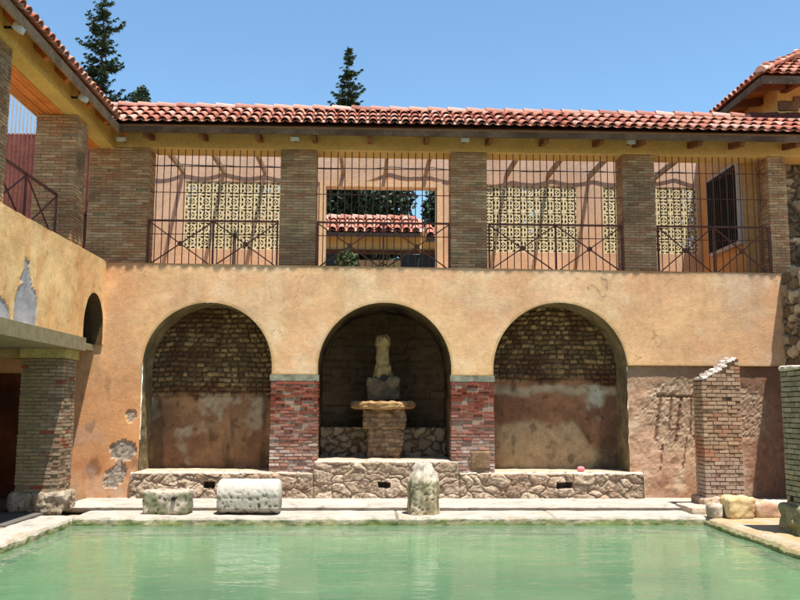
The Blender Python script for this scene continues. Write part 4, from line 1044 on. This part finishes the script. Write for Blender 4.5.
def broad(name, x, y, z0, zc, R, n, size, label, seed, cols_=DG):
    random.seed(seed); r = empty(name, (x, y, z0), label, 'tree', 'leafy trees behind the terrace wall')
    MB().tube([(x, y, z0), (x+.1, y, zc-R[2]*.4), (x, y, zc+R[2]*.3)], [.2, .14, .04], 8).build('trunk', 'trunk', r)
    mb = MB()
    for _ in range(14):
        a = uni(0, 2*PI); e = uni(-.8, 1.0); q = (x+R[0]*.6*math.cos(a)*math.cos(e), y+R[1]*.6*math.sin(a)*math.cos(e), zc+R[2]*.65*math.sin(e))
        mb.bar((x, y, zc-R[2]*.3), q, .04, None, (.05, .035, .02))
        leafcloud(mb, q, (R[0]*.5, R[1]*.5, R[2]*.42), n//14, size, cols_)
    mb.build('crown', 'needle', r)
broad('round_tree', -9.25, 33, 4.3, 13.95, (.42, .42, .72), 2200, .06, 'small round leafy treetop just right of the tall spruce', 3)
for i, (x, y, zc, R, lb) in enumerate(((-8.2, 33, 8.4, (2.0, 1.5, 2.9), 'dense dark tree behind the block screen at the far left'), (-5.2, 31.5, 8.3, (1.9, 1.5, 2.8), 'dense dark tree behind the screen of the bay beside the corner pillar'),
     (-2.3, 32.5, 8.6, (1.9, 1.4, 3.4), 'dense dark tree filling the left edge of the open courtyard window'), (-.05, 31.4, 8.8, (1.75, 1.3, 3.6), 'dense dark cypress-like tree in the middle of the open courtyard window'),
     (2.75, 31.5, 8.6, (.85, 1., 3.2), 'narrow dark tree right of the sky gap in the courtyard window'), (4.4, 32, 8.4, (1.7, 1.5, 2.9), 'dense dark tree behind the left part of the third bay screen'),
     (7.2, 31, 8.4, (1.9, 1.5, 2.9), 'dense dark tree behind the right part of the third bay screen'), (10.4, 32, 8.5, (2., 1.5, 2.9), 'dense dark tree behind the rightmost bay'))):
    broad('dark_tree', x, y, 4.3, zc, R, 8400, .13, lb, 40+i)

# unseen walls added around the viewer to block sky light and deepen shade
random.seed(5)
oc = lambda x, z: mix(PL, PLp, .5+N(x, z, 3, 1))
tag(grid(rng(-9.2, 9.5, .3), lambda u: rng(.05, 6.8, .3), lambda x, z: (x, -4.0, z), oc).build('sky_blocker_wall', 'plaster'), 'added unseen ochre wall behind the viewer, blocking sky light', 'wall')
tag(grid(rng(-4., 14.9, .3), lambda u: rng(.05, 6.8, .3), lambda y, z: (8.9, y, z), oc).build('sky_blocker_wall', 'plaster'), 'added unseen ochre wall on the right, blocking sky light', 'wall')
tag(grid(rng(-4., 7., .3), lambda u: rng(2.86, 7.4, .3), lambda y, z: (-5.16, y, z), oc).build('sky_blocker_wall', 'plaster'), 'added unseen ochre wall nearer than the left wing, blocking sky light', 'wall')
HG = [(.02, .032, .014), (.03, .045, .018), (.016, .026, .012)]
for (a, b, lb) in ((-7.4, -4.9, 'dark hedge behind the openwork screen beside the wide corner pillar'), (-4.5, -1.75, 'dark hedge behind the openwork screen left of the courtyard window'),
                   (2.3, 5.0, 'dark hedge behind the openwork screen right of the courtyard window'), (5.3, 10.2, 'dark hedge behind the rightmost openwork screen')):
    r = empty('hedge', ((a+b)/2, 20.9, 4.3), lb, 'hedge', 'dark hedges behind the block screens')
    mb = MB()
    for _ in range(int(1500*(b-a))):
        q = Vector((uni(a, b), uni(20.6, 21.3), uni(4.4, 8.15))); d = Vector((uni(-1, 1), uni(-1, 1), uni(-1, 1))).normalized(); e = d.cross(Vector((uni(-1, 1), uni(-1, 1), uni(-1, 1)))).normalized(); s_ = uni(.05, .1)
        mb.add([q-d*s_, q+e*s_*.6, q+d*s_, q-e*s_*.6], [(0, 1, 2, 3)], mul(random.choice(HG), uni(.7, 1.3)))
    mb.build('foliage', 'needle', r)
    mb = MB()
    for k in range(5): x = a+(b-a)*(k+.5)/5; mb.tube([(x, 20.95, 4.2), (x+.05, 20.95, 7.2)], [.05, .02], 6, (.09, .06, .04))
    mb.build('stems', 'trunk', r)
